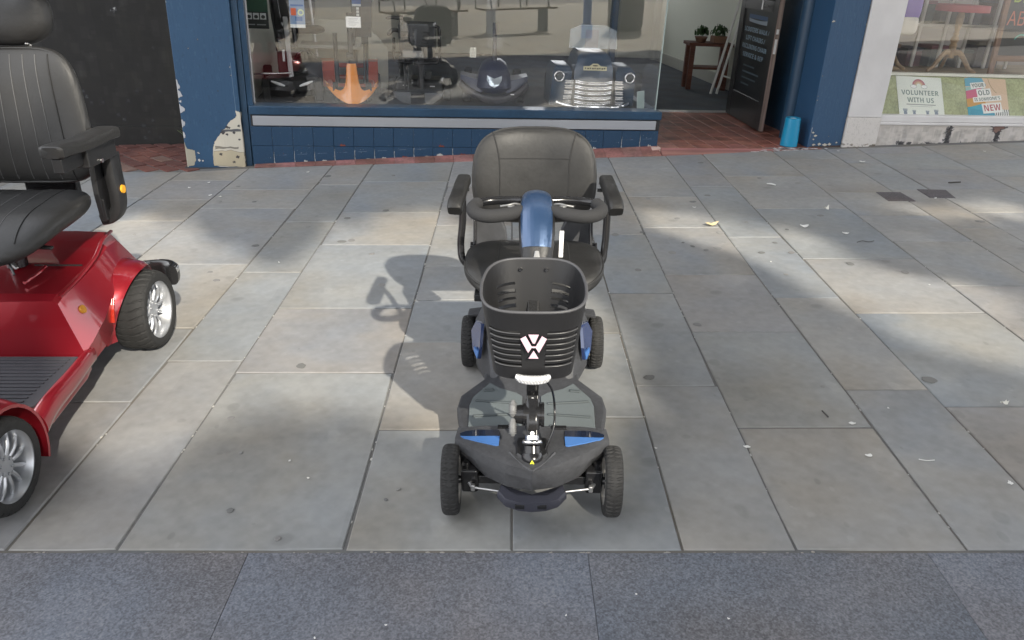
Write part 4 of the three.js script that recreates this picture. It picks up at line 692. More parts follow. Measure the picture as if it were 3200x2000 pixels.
  for (const s of [-1, 1]) {
    part('back_hinge', [extrude([[0, 0], [0.055, 0], [0.06, 0.05], [0.02, 0.13], [-0.045, 0.14], [-0.05, 0.1], [-0.01, 0.06]], 0.006, 0.002).rotateY(-Math.PI / 2).translate(0.004 + s * 0.207, 0.468, -0.43), cyl(0.014, 0.014, 0.02, 0.004 + s * 0.217, 0.50, -0.405, 'x', 14)], M_blackGloss, seat);
    part('hinge_cover', extrude([[s * 0.1, 0.02], [s * 0.2, 0], [s * 0.212, 0.05], [s * 0.208, 0.12], [s * 0.125, 0.12], [s * 0.105, 0.07]], 0.02, 0.005).translate(0.004, 0.472, -0.48), M_charcoal, seat);
    const arm = part('armrest', uvBox(sweep([[0.006 + s * 0.245, 0.742, -0.41], [0.006 + s * 0.247, 0.742, -0.385], [0.006 + s * 0.252, 0.736, -0.2], [0.006 + s * 0.256, 0.728, -0.155], [0.006 + s * 0.257, 0.712, -0.132]], t => { const k = t < 0.04 ? 0.9 : t > 0.93 ? 0.9 : 1; return [0.0235 * k, 0.02 * k, 4.5]; }, { seg: 26, rs: 24 }), 0.3), M_leather, seat);
    part('armrest_bracket', [box(0.032, 0.035, 0.17, 0.006 + s * 0.251, 0.708, -0.24, 0.006), tube([[0.006 + s * 0.247, 0.71, -0.33], [0.006 + s * 0.248, 0.62, -0.325], [s * 0.25, 0.53, -0.315], [s * 0.235, 0.475, -0.30], [s * 0.16, 0.452, -0.29]], 0.0125, 40, 10), cyl(0.006, 0.006, 0.02, s * 0.228, 0.725, -0.34, 'x', 10)], M_blackGloss, seat);
  }
  tag(blue, 'black and blue travel scooter with a front basket, standing facing the camera', 'mobility scooter', 'mobility scooters parked outside the shop');
  onGround(blue, 0.065, 0, -2.285, R(-1.2));
}
// ---------------------------------------------------------------- large red scooter, half out of the frame
function wheelRed(r, hw, rimR) {
  const w = group('wheel');
  part('tyre', tyreGeo(r, hw, rimR, (t, x) => { const k = t * 30 / (Math.PI * 2) + 0.9 * Math.abs(x); return Math.abs(x) < 0.05 || (Math.abs(x) > 0.12 && (k - Math.floor(k)) < 0.2); }, 240, 30, 0.004), M_rubber, w);
  part('rim', [latheX([[rimR * 0.82, -hw * 0.3], [rimR * 0.9, hw * 0.35], [rimR * 0.95, hw * 0.62], [rimR * 0.99, hw * 0.76], [rimR * 1.03, hw * 0.84], [rimR * 1.045, hw * 0.78], [rimR * 1.0, hw * 0.6], [rimR * 0.96, 0], [rimR * 0.96, -hw * 0.8]], 56), latheX([[0.001, -hw * 0.3], [rimR * 0.84, -hw * 0.3]], 40)], M_silver, w);
  for (let i = 0; i < 12; i++) part('spoke', sweep([[hw * 0.42, rimR * 0.3, 0], [hw * 0.46, rimR * 0.6, 0], [hw * 0.32, rimR * 0.9, 0]], t => [0.0065 - 0.0012 * t, 0.009, 2.6], { seg: 8, rs: 10, up: [0, 0, 1] }).rotateX(i * Math.PI * 2 / 12), M_silver, w);
  part('hub', [cyl(rimR * 0.36, rimR * 0.32, hw * 0.3, hw * 0.38, 0, 0, 'x', 28), ...[0, 1, 2, 3, 4, 5].map(i => cyl(0.005, 0.005, 0.008, hw * 0.55, rimR * 0.24 * Math.cos(i * 1.047), rimR * 0.24 * Math.sin(i * 1.047), 'x', 8))], mat([0.42, 0.43, 0.45], 0.45, 0.6), w);
  return w;
}
const redM = new THREE.MeshPhysicalMaterial({ color: col(0.28, 0.010, 0.019), roughness: 0.3, metalness: 0.45, clearcoat: 1, clearcoatRoughness: 0.04 });
const red = group('mobility_scooter');
{ // local frame: x to the right, z forwards, origin on the ground under the seat; right-hand side faces the picture
  const P = (n, g, m, p = red) => part(n, g, m, p);
  const wf = wheelRed(0.143, 0.058, 0.103), wr = wheelRed(0.16, 0.078, 0.114);
  for (const [w, x, y, z, flip] of [[wf, 0.352, 0.143, 0.69, 0], [wf.clone(), -0.352, 0.143, 0.69, 1], [wr, 0.328, 0.16, -0.36, 0], [wr.clone(), -0.328, 0.16, -0.36, 1]]) { w.position.set(x, y, z); if (flip) w.rotation.y = Math.PI; red.add(w); }
  // one half outline of the body at each station, mirrored: [z, points from centre top round to centre bottom]
  const sect = (z, half) => { const a = half.map(([x, y]) => [x, y, z]); return [...a, ...half.slice(1, -1).reverse().map(([x, y]) => [-x, y, z])]; };
  P('body', loft([
    sect(0.085, [[0, 0.20], [0.10, 0.20], [0.225, 0.20], [0.315, 0.20], [0.32, 0.18], [0.315, 0.14], [0, 0.12]]),
    sect(0.06, [[0, 0.372], [0.10, 0.375], [0.235, 0.377], [0.253, 0.366], [0.322, 0.20], [0.32, 0.14], [0, 0.12]]),
    sect(0.03, [[0, 0.393], [0.10, 0.393], [0.24, 0.391], [0.258, 0.38], [0.325, 0.21], [0.32, 0.14], [0, 0.12]]),
    sect(-0.08, [[0, 0.403], [0.10, 0.403], [0.242, 0.401], [0.261, 0.391], [0.325, 0.25], [0.316, 0.15], [0, 0.12]]),
    sect(-0.2, [[0, 0.425], [0.10, 0.425], [0.244, 0.423], [0.264, 0.408], [0.312, 0.30], [0.295, 0.18], [0, 0.14]]),
    sect(-0.32, [[0, 0.462], [0.10, 0.462], [0.238, 0.458], [0.26, 0.438], [0.285, 0.35], [0.262, 0.2], [0, 0.18]]),
    sect(-0.44, [[0, 0.462], [0.10, 0.462], [0.215, 0.457], [0.24, 0.425], [0.262, 0.34], [0.25, 0.2], [0, 0.18]]),
    sect(-0.56, [[0, 0.38], [0.10, 0.38], [0.16, 0.375], [0.2, 0.35], [0.24, 0.30], [0.23, 0.22], [0, 0.2]]),
  ], { angle: 18 }), redM);
  P('body_groove', [boxFT(0.06, 0.235, 0.418, 0.4235, -0.173, -0.168, 0.001)], M_seam);
  for (const k of [1, -1]) P('hood_ridge', sweep([[k * 0.105, 0.412, -0.02], [k * 0.12, 0.422, -0.08], [k * 0.125, 0.432, -0.13]], t => [0.007, 0.006, 2.2], { seg: 8, rs: 12 }), redM);
  for (const s of [1, -1]) P('shoulder_ridge', sweep([[s * 0.252, 0.383, 0.04], [s * 0.257, 0.404, -0.1], [s * 0.262, 0.435, -0.22], [s * 0.257, 0.47, -0.3], [s * 0.235, 0.468, -0.42]], t => [0.007, 0.006, 2.2], { seg: 24, rs: 12 }), redM);
  // rear wings arching over the wheels
  for (const s of [1, -1]) {
    const prof = []; for (let i = 0; i <= 22; i++) { const a = R(-14 + i * 8.4), r = 0.186 + 0.012 * Math.max(0, Math.cos(a)); prof.push([0.155 + r * Math.sin(a) * (i < 3 ? 1 : 1), -0.36 + r * Math.cos(a)]); }
    const rings = prof.map(([y, z], i) => { const a = R(-14 + i * 8.4), ny = Math.sin(a), nz = Math.cos(a), o = 0.01, lip = 0.30 + 0.062 * Math.max(0, Math.sin(a)) - 0.02 * Math.max(0, -Math.cos(a)); return [[s * 0.24, y + ny * 0.03, z + nz * 0.03], [s * 0.272, y + ny * 0.026, z + nz * 0.026], [s * (lip - 0.02), y + ny * 0.012, z + nz * 0.012], [s * lip, y - ny * 0.004, z - nz * 0.004], [s * (lip - 0.008), y - ny * 0.008, z - nz * 0.008], [s * 0.24, y, z]]; });
    const wing = P('rear_wing', loft(s > 0 ? rings : rings.map(r => r.slice().reverse()), { angle: 40 }), redM);
    part('amber_marker', cyl(0.016, 0.015, 0.01, 0, 0, 0, 'x', 24).rotateZ(s * 0.36).translate(s * 0.29, 0.315, -0.012), mat([0.55, 0.24, 0.02], 0.3, 0, { clearcoat: 0.6 }), wing);
    part('brake_reflector', [sweep([[s * 0.306, 0.20, -0.148], [s * 0.309, 0.25, -0.158], [s * 0.308, 0.285, -0.178]], t => [0.013, 0.006, 3], { seg: 8, rs: 12 })], mat([0.55, 0.03, 0.01], 0.15, 0, { clearcoat: 1 }), wing);
  }
  // foot well
  const fl = [[0, 0.09], [0.32, 0.085], [0.335, 0.14], [0.368, 0.43], [0.36, 0.52], [0.27, 0.60], [0.2, 0.86], [0, 0.9]];
  const flo = [...fl, ...fl.slice(1, -1).reverse().map(([x, z]) => [-x, z])];
  P('floor_pan', flat(extrude(flo.map(([x, z]) => [x, -z]).reverse(), 0.045, 0.006)).translate(0, 0.125, 0), redM);
  const fm = P('floor_mat', flat(extrude([[-0.295, -0.095], [-0.308, -0.2], [-0.325, -0.42], [-0.25, -0.53], [0.25, -0.53], [0.325, -0.42], [0.308, -0.2], [0.295, -0.095]].reverse(), 0.006, 0.002)).translate(0, 0.174, 0), mat([0.05, 0.05, 0.058], 0.85, 0, { bumpMap: plasticBump, bumpScale: 0.0005 }));
  for (let i = 0; i < 16; i++) part('mat_rib', box(0.56, 0.004, 0.009, 0, 0.1835, 0.12 + i * 0.0235, 0.0015), fm.material, fm);
  for (const s of [1, -1]) {
    P('side_rail', sweep([[s * 0.322, 0.168, 0.05], [s * 0.332, 0.176, 0.11], [s * 0.352, 0.179, 0.25], [s * 0.372, 0.18, 0.43], [s * 0.38, 0.165, 0.51]], t => [0.014 + 0.012 * t, 0.026 + 0.012 * t, 3], { seg: 22, rs: 16 }), redM);
    // front wing
    const rings = []; for (let i = 0; i <= 18; i++) { const a = R(205 - i * 10.5), r = 0.172, y = 0.143 + r * Math.sin(a), z = 0.69 + r * Math.cos(a), ny = Math.sin(a), nz = Math.cos(a); rings.push([[s * 0.2, y + ny * 0.02, z + nz * 0.02], [s * 0.36, y + ny * 0.018, z + nz * 0.018], [s * 0.405, y + ny * 0.004, z + nz * 0.004], [s * 0.405, y - ny * 0.006, z - nz * 0.006], [s * 0.36, y + ny * 0.004, z + nz * 0.004], [s * 0.2, y, z]]); }
    P('front_wing', loft(s > 0 ? rings : rings.map(r => r.slice().reverse()), { angle: 40 }), redM);
  }
  P('front_cowl', loft([[0.12, 0.9], [0.2, 0.88], [0.3, 0.82], [0.5, 0.72], [0.62, 0.66]].map(([y, z], i) => { const hw = [0.2, 0.19, 0.16, 0.1, 0.06][i], d = [0.2, 0.18, 0.14, 0.1, 0.07][i]; return [[hw, y, z - d], [hw * 0.7, y, z], [-hw * 0.7, y, z], [-hw, y, z - d]]; }), { angle: 50 }), redM);
  P('tiller', [bar([0, 0.3, 0.62], [0, 0.95, 0.42], 0.03, 16), box(0.18, 0.05, 0.14, 0, 0.98, 0.4, 0.02, 3), tube([[-0.05, 0.98, 0.42], [-0.2, 0.99, 0.44], [-0.3, 1.0, 0.36]], 0.014, 20, 10), tube([[0.05, 0.98, 0.42], [0.2, 0.99, 0.44], [0.3, 1.0, 0.36]], 0.014, 20, 10)], M_plastic);
  P('chassis', [boxFT(-0.2, 0.2, 0.09, 0.13, -0.4, 0.68, 0.01), cyl(0.02, 0.02, 0.6, 0, 0.135, 0.69, 'x', 12), cyl(0.022, 0.022, 0.6, 0, 0.155, -0.36, 'x', 12)], M_blackGloss);
  for (const s of [1, -1]) {
    const bu = P('rear_bumper', sweep([[s * 0.25, 0.235, -0.60], [s * 0.34, 0.245, -0.59], [s * 0.395, 0.25, -0.545], [s * 0.405, 0.25, -0.50]], t => [0.042, 0.022, 2.6], { seg: 16, rs: 16, up: [0, 1, 0] }), M_blackGloss);
    part('bumper_trim', sweep([[s * 0.30, 0.268, -0.615], [s * 0.37, 0.27, -0.59], [s * 0.417, 0.272, -0.54], [s * 0.424, 0.27, -0.505]], t => [0.012, 0.004, 2.4], { seg: 16, rs: 10, up: [0, 1, 0] }), M_chrome, bu);
  }
  P('seat_post', [cyl(0.035, 0.035, 0.16, 0, 0.5, -0.17, 'y', 20), box(0.3, 0.03, 0.3, 0, 0.565, -0.16, 0.006), beam([0.2, 0.56, 0.02], [0.26, 0.555, 0.02], 0.02, 0.01), beam([0.12, 0.55, 0.06], [0.18, 0.50, 0.13], 0.008, 0.008)], M_blackGloss);
  P('seat_slide', [box(0.05, 0.022, 0.02, 0.12, 0.548, 0.06, 0.004), beam([0.12, 0.545, 0.065], [0.165, 0.505, 0.085], 0.012, 0.01)], M_steel);
  P('side_lever', beam([0.02, 0.43, 0.12], [0.09, 0.435, 0.11], 0.012, 0.008), M_chrome);
  // seat
  const seat = group('seat', red); seat.position.set(0.035, 0, 0.0);
  const lm = mat([0.019, 0.0185, 0.018], 1, 0, { roughnessMap: leatherRough, bumpMap: leatherBump, bumpScale: 0.0007 });
  const cw = 0.25, cd = 0.235, cb = (x, y) => 0.5 * x * x + 0.25 * y;
  const cu = part('cushion', uvBox(pad(superOutline(cw, cd, 3, (x, y) => [x * (1 - 0.05 * -y / cd), y]), 0.058, 0.055, { n: 88, m: 18, pf: 3.4, bow: (x, y) => 0.4 * x * x - 1.6 * Math.pow(Math.max(0, -y - 0.05), 2) + 0.08 * y }), 0.4), lm, seat, [0, 0.605, -0.12], [-Math.PI / 2, 0, 0]);
  const cz = (x, y) => { const r = Math.pow(Math.pow(Math.abs(x) / cw, 3) + Math.pow(Math.abs(y) / cd, 3), 1 / 3); return 0.058 * Math.pow(Math.max(0, 1 - Math.pow(r, 3.4)), 1 / 2.4) + 0.4 * x * x - 1.6 * Math.pow(Math.max(0, -y - 0.05), 2) + 0.08 * y + 0.0002; };
  const st = mat([0.10, 0.10, 0.10], 0.8);
  for (const x of [-0.14, -0.07, 0, 0.07, 0.14]) { const pts = []; for (let i = 0; i <= 16; i++) { const y = 0.2 - i * 0.025; pts.push([x, y, cz(x, y)]); } part('seam', tube(pts, Math.abs(x) > 0.1 ? 0.0024 : 0.0013, 40, 5), Math.abs(x) > 0.1 ? M_seam : st, cu); }
  const bw = 0.245, bh = 0.242, be = 4, bbow = (x, y) => 0.7 * x * x;
  const bo = superOutline(bw, bh, be, (x, y) => [x * (1 - 0.10 * y / bh), y]);
  const bk = part('backrest', uvBox(pad(bo, 0.05, 0.04, { n: 88, m: 18, pf: 3, bow: bbow }), 0.4), lm, seat, [0.005, 0.918, -0.385], [-0.1, 0, 0]);
  const bz = (x, y) => { const r = Math.pow(Math.pow(Math.abs(x) / (bw * (1 - 0.1 * y / bh)), be) + Math.pow(Math.abs(y) / bh, be), 1 / be); return 0.05 * Math.pow(Math.max(0, 1 - Math.pow(r, 3)), 1 / 2.4) + bbow(x, y) + 0.0003; };
  for (const x of [-0.15, -0.1, -0.05, 0, 0.05, 0.1, 0.15]) { const pts = []; for (let i = 0; i <= 18; i++) { const y = 0.213 - i * 0.0242, X = x * (1 - 0.1 * y / bh); pts.push([X, y, bz(X, y)]); } part('seam', tube(pts, Math.abs(x) > 0.14 ? 0.0028 : 0.0015, 40, 5), Math.abs(x) > 0.14 ? M_seam : st, bk); }
  const pp = []; for (let i = 0; i < 72; i++) { const [x, y] = bo(i / 72 * Math.PI * 2); pp.push([x * 0.97, y * 0.97, bz(x * 0.93, y * 0.93) * 0.75]); }
  part('piping', tube(pp, 0.005, 150, 8, true), lm, bk);
  part('headrest', uvBox(pad(superOutline(0.155, 0.1, 2.6), 0.06, 0.055, { pf: 2.6 }), 0.3), lm, seat, [0, 1.258, -0.43], [-0.1, 0, 0]);
  for (const s of [1, -1]) part('headrest_post', [cyl(0.006, 0.006, 0.12, s * 0.06, 1.18, -0.42, 'y', 10), new THREE.SphereGeometry(0.009, 10, 8).translate(s * 0.06, 1.168, -0.405)], M_chrome, seat);
  part('back_frame', [boxFT(-0.1, 0.1, 0.58, 0.72, -0.47, -0.43, 0.01)], M_blackGloss, seat);
  for (const s of [1, -1]) {
    const arm = part('armrest', uvBox(sweep([[s * 0.295, 0.874, 0.02], [s * 0.297, 0.876, -0.01], [s * 0.306, 0.87, -0.13], [s * 0.315, 0.874, -0.3], [s * 0.315, 0.872, -0.335]], t => [0.042 * (t < 0.06 ? 0.7 + 5 * t : 1), 0.021 * (t < 0.05 ? 0.85 : 1), 5], { seg: 34, rs: 28, angle: 35 }), 0.3), lm, seat);
    part('armrest_plate', [boxFT(s * 0.312 - 0.026, s * 0.312 + 0.026, 0.79, 0.853, -0.325, -0.12, 0.006), box(0.035, 0.05, 0.14, s * 0.302, 0.828, -0.06, 0.006)], M_plastic, arm);
    part('armrest_upright', [extrude([[-0.045, 0.0], [0.02, 0.0], [0.03, 0.1], [0.02, 0.24], [-0.035, 0.25], [-0.05, 0.1]], 0.012, 0.004).rotateY(-Math.PI / 2).translate(s * 0.285, 0.57, -0.26), box(0.012, 0.08, 0.012, s * 0.29, 0.61, -0.24, 0.003)], M_blackGloss, arm);
    part('armrest_tube', uvBox(sweep([[s * 0.308, 0.80, -0.325], [s * 0.312, 0.73, -0.315], [s * 0.318, 0.65, -0.305], [s * 0.31, 0.595, -0.30], [s * 0.285, 0.568, -0.295], [s * 0.25, 0.56, -0.29]], t => [0.024 + 0.016 * (1 - t), 0.022, 5], { seg: 36, rs: 18, up: [0, 0, 1] }), 0.3), M_plastic, arm);
    part('amber_reflector', cyl(0.016, 0.015, 0.008, 0, 0, 0, 'x', 24).translate(s * 0.341, 0.67, -0.302), mat([0.75, 0.36, 0.02], 0.3, 0, { clearcoat: 0.6 }), arm);
    part('hinge_bolt', cyl(0.008, 0.008, 0.012, s * 0.338, 0.80, -0.2, 'x', 12), M_chrome, arm);
  }
  tag(red, 'large metallic red scooter with high backed black seat, cut by the left edge', 'mobility scooter', 'mobility scooters parked outside the shop');
  onGround(red, -1.807, 0, -2.535, R(0));
}
// ---------------------------------------------------------------- things in the shop window (stand on the platform, v = 0.40)
const PV = 0.401;
const displayed = 'scooters shown in the shop window';
function smallWheel(r, w, parent, x, y, z) { const g = group('wheel', parent); g.position.set(x, y, z); part('tyre', latheX([[r * 0.6, -w / 2], [r * 0.9, -w / 2], [r, -w * 0.3], [r, w * 0.3], [r * 0.9, w / 2], [r * 0.6, w / 2]], 32), M_rubber, g); part('hub', cyl(r * 0.62, r * 0.62, w * 0.7, 0, 0, 0, 'x', 24), mat([0.1, 0.1, 0.1], 0.5), g); return g; }
{ // black scooter at the left end
  const o = group('display_scooter'), P = (n, g, m) => part(n, g, m, o);
  const cm = mat([0.022, 0.022, 0.023], 0.3);
  smallWheel(0.09, 0.06, o, -0.2, 0.09, 0.0); smallWheel(0.09, 0.06, o, 0.2, 0.09, 0.0); smallWheel(0.1, 0.07, o, -0.2, 0.1, -0.62); smallWheel(0.1, 0.07, o, 0.2, 0.1, -0.62);
  P('front_cowl', loft([[0.05, 0.18, 0.10], [0.10, 0.215, 0.13], [0.17, 0.20, 0.10], [0.2, 0.13, 0.03]].map(([y, hw, d]) => [[-hw, y, -0.12], [-hw, y, 0.02], [-hw * 0.6, y, d * 0.8], [0, y, d], [hw * 0.6, y, d * 0.8], [hw, y, 0.02], [hw, y, -0.12]]), { angle: 30 }), cm);
  P('deck', boxFT(-0.2, 0.2, 0.06, 0.1, -0.5, -0.1, 0.01), cm);
  P('rear_hood', new THREE.SphereGeometry(0.21, 28, 16).scale(1, 0.8, 1.1).translate(0.12, 0.14, -0.5), mat([0.03, 0.03, 0.03], 0.4));
  P('hood_handle', tube([[0.04, 0.29, -0.4], [0.08, 0.33, -0.4], [0.15, 0.335, -0.4], [0.2, 0.29, -0.4]], 0.012, 20, 8), cm);
  for (const s of [-1, 1]) P('headlamp', sweep([[s * 0.055, 0.135, 0.118], [s * 0.1, 0.148, 0.11], [s * 0.155, 0.165, 0.078]], t => [0.012 * Math.sin(Math.PI * (0.15 + 0.7 * t)), 0.006, 2.4], { seg: 12, rs: 10, up: [0, 1, 0] }), mat([0.85, 0.85, 0.84], 0.2));
  P('tiller_post', [beam([0, 0.1, 0.06], [-0.02, 0.62, -0.12], 0.035, 0.03), beam([-0.05, 0.3, -0.02], [-0.05, 0.58, -0.1], 0.02, 0.02)], M_steel);
  P('tiller_head', sweep([[-0.06, 0.38, -0.06], [-0.07, 0.5, -0.09], [-0.09, 0.64, -0.14], [-0.1, 0.78, -0.18]], t => [0.045 - 0.012 * t, 0.035, 3], { seg: 16, rs: 18 }), M_blackGloss);
  P('handlebar', tube([[-0.28, 0.215, 0.05], [-0.1, 0.22, 0.06], [0.0, 0.225, 0.06]], 0.008, 16, 8), M_chrome);
  P('cross_bar', tube([[-0.04, 0.42, -0.08], [0.02, 0.40, -0.1], [0.045, 0.44, -0.12], [0.03, 0.7, -0.17]], 0.016, 24, 8), cm);
  P('red_column', boxFT(-0.1, -0.01, 0.2, 0.38, -0.14, -0.08, 0.01), mat([0.11, 0.02, 0.025], 0.4));
  P('seat_stem', bar([0.22, 0.2, -0.55], [0.18, 0.75, -0.6], 0.014), M_steel);
  P('seat', uvBox(pad(superOutline(0.19, 0.16, 3.5), 0.03, 0.03).rotateX(-Math.PI / 2).translate(0.1, 0.5, -0.5), 0.4), M_leather);
  P('backrest', uvBox(pad(superOutline(0.17, 0.2, 3.5), 0.03, 0.03).translate(0.06, 0.72, -0.66), 0.4), M_leather);
  tag(o, 'black scooter with two white slash headlamps at the left end of the shop window', 'mobility scooter', displayed);
  inShop(o, 0.27, PV, -0.5, R(6));
}
{ // orange scooter with the wide crescent front
  const o = group('display_scooter'), P = (n, g, m) => part(n, g, m, o);
  const om = mat([0.92, 0.32, 0.05], 0.22, 0, { clearcoat: 0.8, clearcoatRoughness: 0.08 }), rm = mat([0.52, 0.09, 0.04], 0.4), dk = mat([0.03, 0.035, 0.035], 0.5);
  // crescent and flared stem
  const fair = []; for (let i = 0; i <= 64; i++) { // front fairing: narrow stem sweeping out into a crescent
    const x = (-1 + i / 32) * 0.218, ax = Math.abs(x) / 0.218, lo = 0.006 + 0.13 * Math.pow(ax, 2), hi = Math.min(0.30, 0.088 + 0.055 * Math.pow(ax, 2.2) + 0.9 * Math.exp(-Math.max(0, Math.abs(x) - 0.018) / 0.014)), col_ = [];
    const zf = y => 0.02 + 0.12 * Math.pow(Math.max(0, 1 - y / 0.3), 1.3) - 0.9 * x * x * (y > 0.12 ? 6 : 3) + 0.02 * (1 - ax);
    for (let k = 0; k <= 12; k++) { const y = lo + (hi - lo) * k / 12; col_.push([x, y, zf(y) + 0.008 * Math.sin(Math.PI * k / 12)]); }
    for (let k = 12; k >= 0; k--) { const y = lo + (hi - lo) * k / 12; col_.push([x, y, zf(y) - 0.022]); }
    fair.push(col_);
  }
  P('front_fairing', loft(fair, { angle: 50 }), om);
  P('deck_frame', [tube([[-0.16, 0.1, -0.02], [-0.17, 0.11, -0.35], [-0.13, 0.12, -0.5], [0.13, 0.12, -0.5], [0.17, 0.11, -0.35], [0.16, 0.1, -0.02]], 0.02, 50, 10), boxFT(-0.16, 0.16, 0.1, 0.125, -0.13, -0.09, 0.005), boxFT(-0.14, 0.14, 0.2, 0.235, -0.54, -0.5, 0.006)], rm);
  for (const s of [-1, 1]) P('rear_fender', loft([[0.07, 0.05], [0.2, 0.07], [0.27, 0.03]].map(([y, d]) => [[s * 0.13, y, -0.55], [s * 0.13, y, -0.38 + d], [s * 0.225, y, -0.38 + d], [s * 0.24, y, -0.55]]), { angle: 30 }), rm);
  smallWheel(0.085, 0.05, o, -0.2, 0.085, -0.42); smallWheel(0.085, 0.05, o, 0.22, 0.085, -0.42); smallWheel(0.075, 0.045, o, -0.13, 0.075, -0.02); smallWheel(0.075, 0.045, o, 0.13, 0.075, -0.02);
  P('tiller_post', [bar([0, 0.28, 0.02], [0.0, 0.66, -0.1], 0.022, 14), cyl(0.03, 0.03, 0.05, -0.01, 0.35, 0.0, 'x', 16)], dk);
  P('left_stem', bar([-0.11, 0.12, -0.2], [-0.115, 0.5, -0.25], 0.018, 12), dk);
  P('right_stem', [bar([0.105, 0.12, -0.2], [0.12, 0.48, -0.25], 0.009, 10), bar([0.13, 0.12, -0.22], [0.14, 0.48, -0.27], 0.012, 10), boxFT(0.095, 0.15, 0.42, 0.48, -0.28, -0.23, 0.006)], dk);
  P('folded_seat', [extrude([[0.05, 0.48], [0.17, 0.48], [0.18, 0.7], [0.2, 0.86], [0.17, 0.98], [0.02, 0.98], [0.03, 0.7]], 0.07, 0.008).translate(0, 0, -0.32)], mat([0.035, 0.04, 0.045], 0.6));
  P('seat_frame', tube([[0.03, 0.42, -0.22], [0.05, 0.56, -0.24], [0.08, 0.72, -0.24], [0.13, 0.86, -0.24], [0.05, 0.96, -0.24]], 0.014, 30, 8), M_blackGloss);
  const lt = canvasTex(128, 256, (c, w, h) => { c.fillStyle = '#1d4f8c'; c.fillRect(0, 0, w, 60); c.fillStyle = '#dfe3e2'; c.fillRect(0, 60, w, 26); c.fillStyle = '#20252a'; c.fillRect(0, 86, w, 170); c.fillStyle = '#d5d8d6'; for (let i = 0; i < 4; i++) c.fillRect(60, 98 + i * 38, 40, 30); });
  P('hang_label', uvPlanar(boxFT(0.03, 0.1, 0.6, 0.76, -0.228, -0.226, 0), 'x', 'y', 0.03, 0.1, 0.6, 0.76), mat([0.9, 0.9, 0.9], 0.6, 0, { map: lt }));
  tag(o, 'bright orange scooter with a wide crescent shaped front bumper in the shop window', 'mobility scooter', displayed);
  inShop(o, 0.735, PV + 0.002, -0.5, R(4));
}
{ // grey folding scooter with a slotted basket
  const o = group('display_scooter'), P = (n, g, m) => part(n, g, m, o);
  const gm = mat([0.05, 0.053, 0.055], 0.45), dk = mat([0.022, 0.023, 0.024], 0.4);
  const bas = P('basket', loft([[0.36, 0.12, 0.12], [0.42, 0.135, 0.14], [0.60, 0.14, 0.155], [0.62, 0.13, 0.15]].map(([y, hw, d]) => [[-hw, y, -0.1], [-hw, y, d - 0.04], [-hw + 0.04, y, d], [hw - 0.04, y, d], [hw, y, d - 0.04], [hw, y, -0.1]]), { angle: 30 }), gm);
  for (const s of [-1, 1]) for (let i = 0; i < 5; i++) part('vent_slot', box(0.055, 0.011, 0.004, s * (0.085 - i * 0.006), 0.56 - i * 0.026, 0.157 - i * 0.0015, 0.002).rotateZ(-s * 0.0), dk, bas);
  part('rib', extrude([[-0.012, 0.58], [0.012, 0.58], [0.004, 0.43], [-0.004, 0.43]], 0.004, 0.001).translate(0, 0, 0.152), mat([0.08, 0.085, 0.09], 0.5), bas);
  P('carry_bar', tube([[0.15, 0.6, 0.1], [0.175, 0.58, 0.1], [0.175, 0.36, 0.1], [0.12, 0.33, 0.1], [-0.12, 0.33, 0.1], [-0.175, 0.36, 0.1], [-0.175, 0.5, 0.1]], 0.012, 60, 8), M_blackGloss);
  P('front_plate', box(0.16, 0.05, 0.03, -0.02, 0.40, 0.17, 0.006), mat([0.2, 0.2, 0.19], 0.5));
  P('handle_grips', [tube([[-0.13, 0.64, -0.05], [-0.2, 0.645, -0.04], [-0.24, 0.64, -0.03]], 0.014, 12, 8), tube([[-0.13, 0.54, -0.08], [-0.2, 0.55, -0.06], [-0.235, 0.52, -0.05]], 0.016, 12, 8), boxFT(-0.15, -0.12, 0.5, 0.66, -0.1, -0.04, 0.006)], dk);
  P('tiller_post', [bar([0.03, 0.12, 0.02], [0.02, 0.4, 0.0], 0.022, 12), bar([-0.08, 0.1, -0.02], [-0.09, 0.38, -0.03], 0.01, 10), bar([-0.11, 0.1, -0.03], [-0.12, 0.42, -0.05], 0.01, 10), box(0.05, 0.06, 0.04, 0.08, 0.22, -0.02, 0.006)], dk);
  P('body', boxFT(-0.2, 0.2, 0.06, 0.18, -0.34, -0.05, 0.04), dk);
  smallWheel(0.09, 0.06, o, -0.23, 0.09, -0.2); smallWheel(0.09, 0.06, o, 0.22, 0.09, -0.2);
  for (const s of [-1, 1]) P('front_flap', extrude([[s * 0.06, 0.005], [s * 0.06, 0.085], [s * 0.2, 0.09], [s * 0.18, 0.05], [s * 0.12, 0.01]], 0.02, 0.003).translate(0, 0, 0.03), mat([0.1, 0.105, 0.11], 0.5));
  for (const s of [-1, 1]) P('reflector', box(0.04, 0.008, 0.004, s * 0.11, 0.13, -0.046, 0.001), mat([0.8, 0.8, 0.8], 0.3));
  P('seat_block', boxFT(-0.17, 0.15, 0.3, 0.36, -0.3, -0.06, 0.02), dk);
  tag(o, 'black folding scooter with a grey slotted basket beside the orange scooter', 'mobility scooter', displayed);
  inShop(o, 1.26, PV, -0.5, R(-8));
}
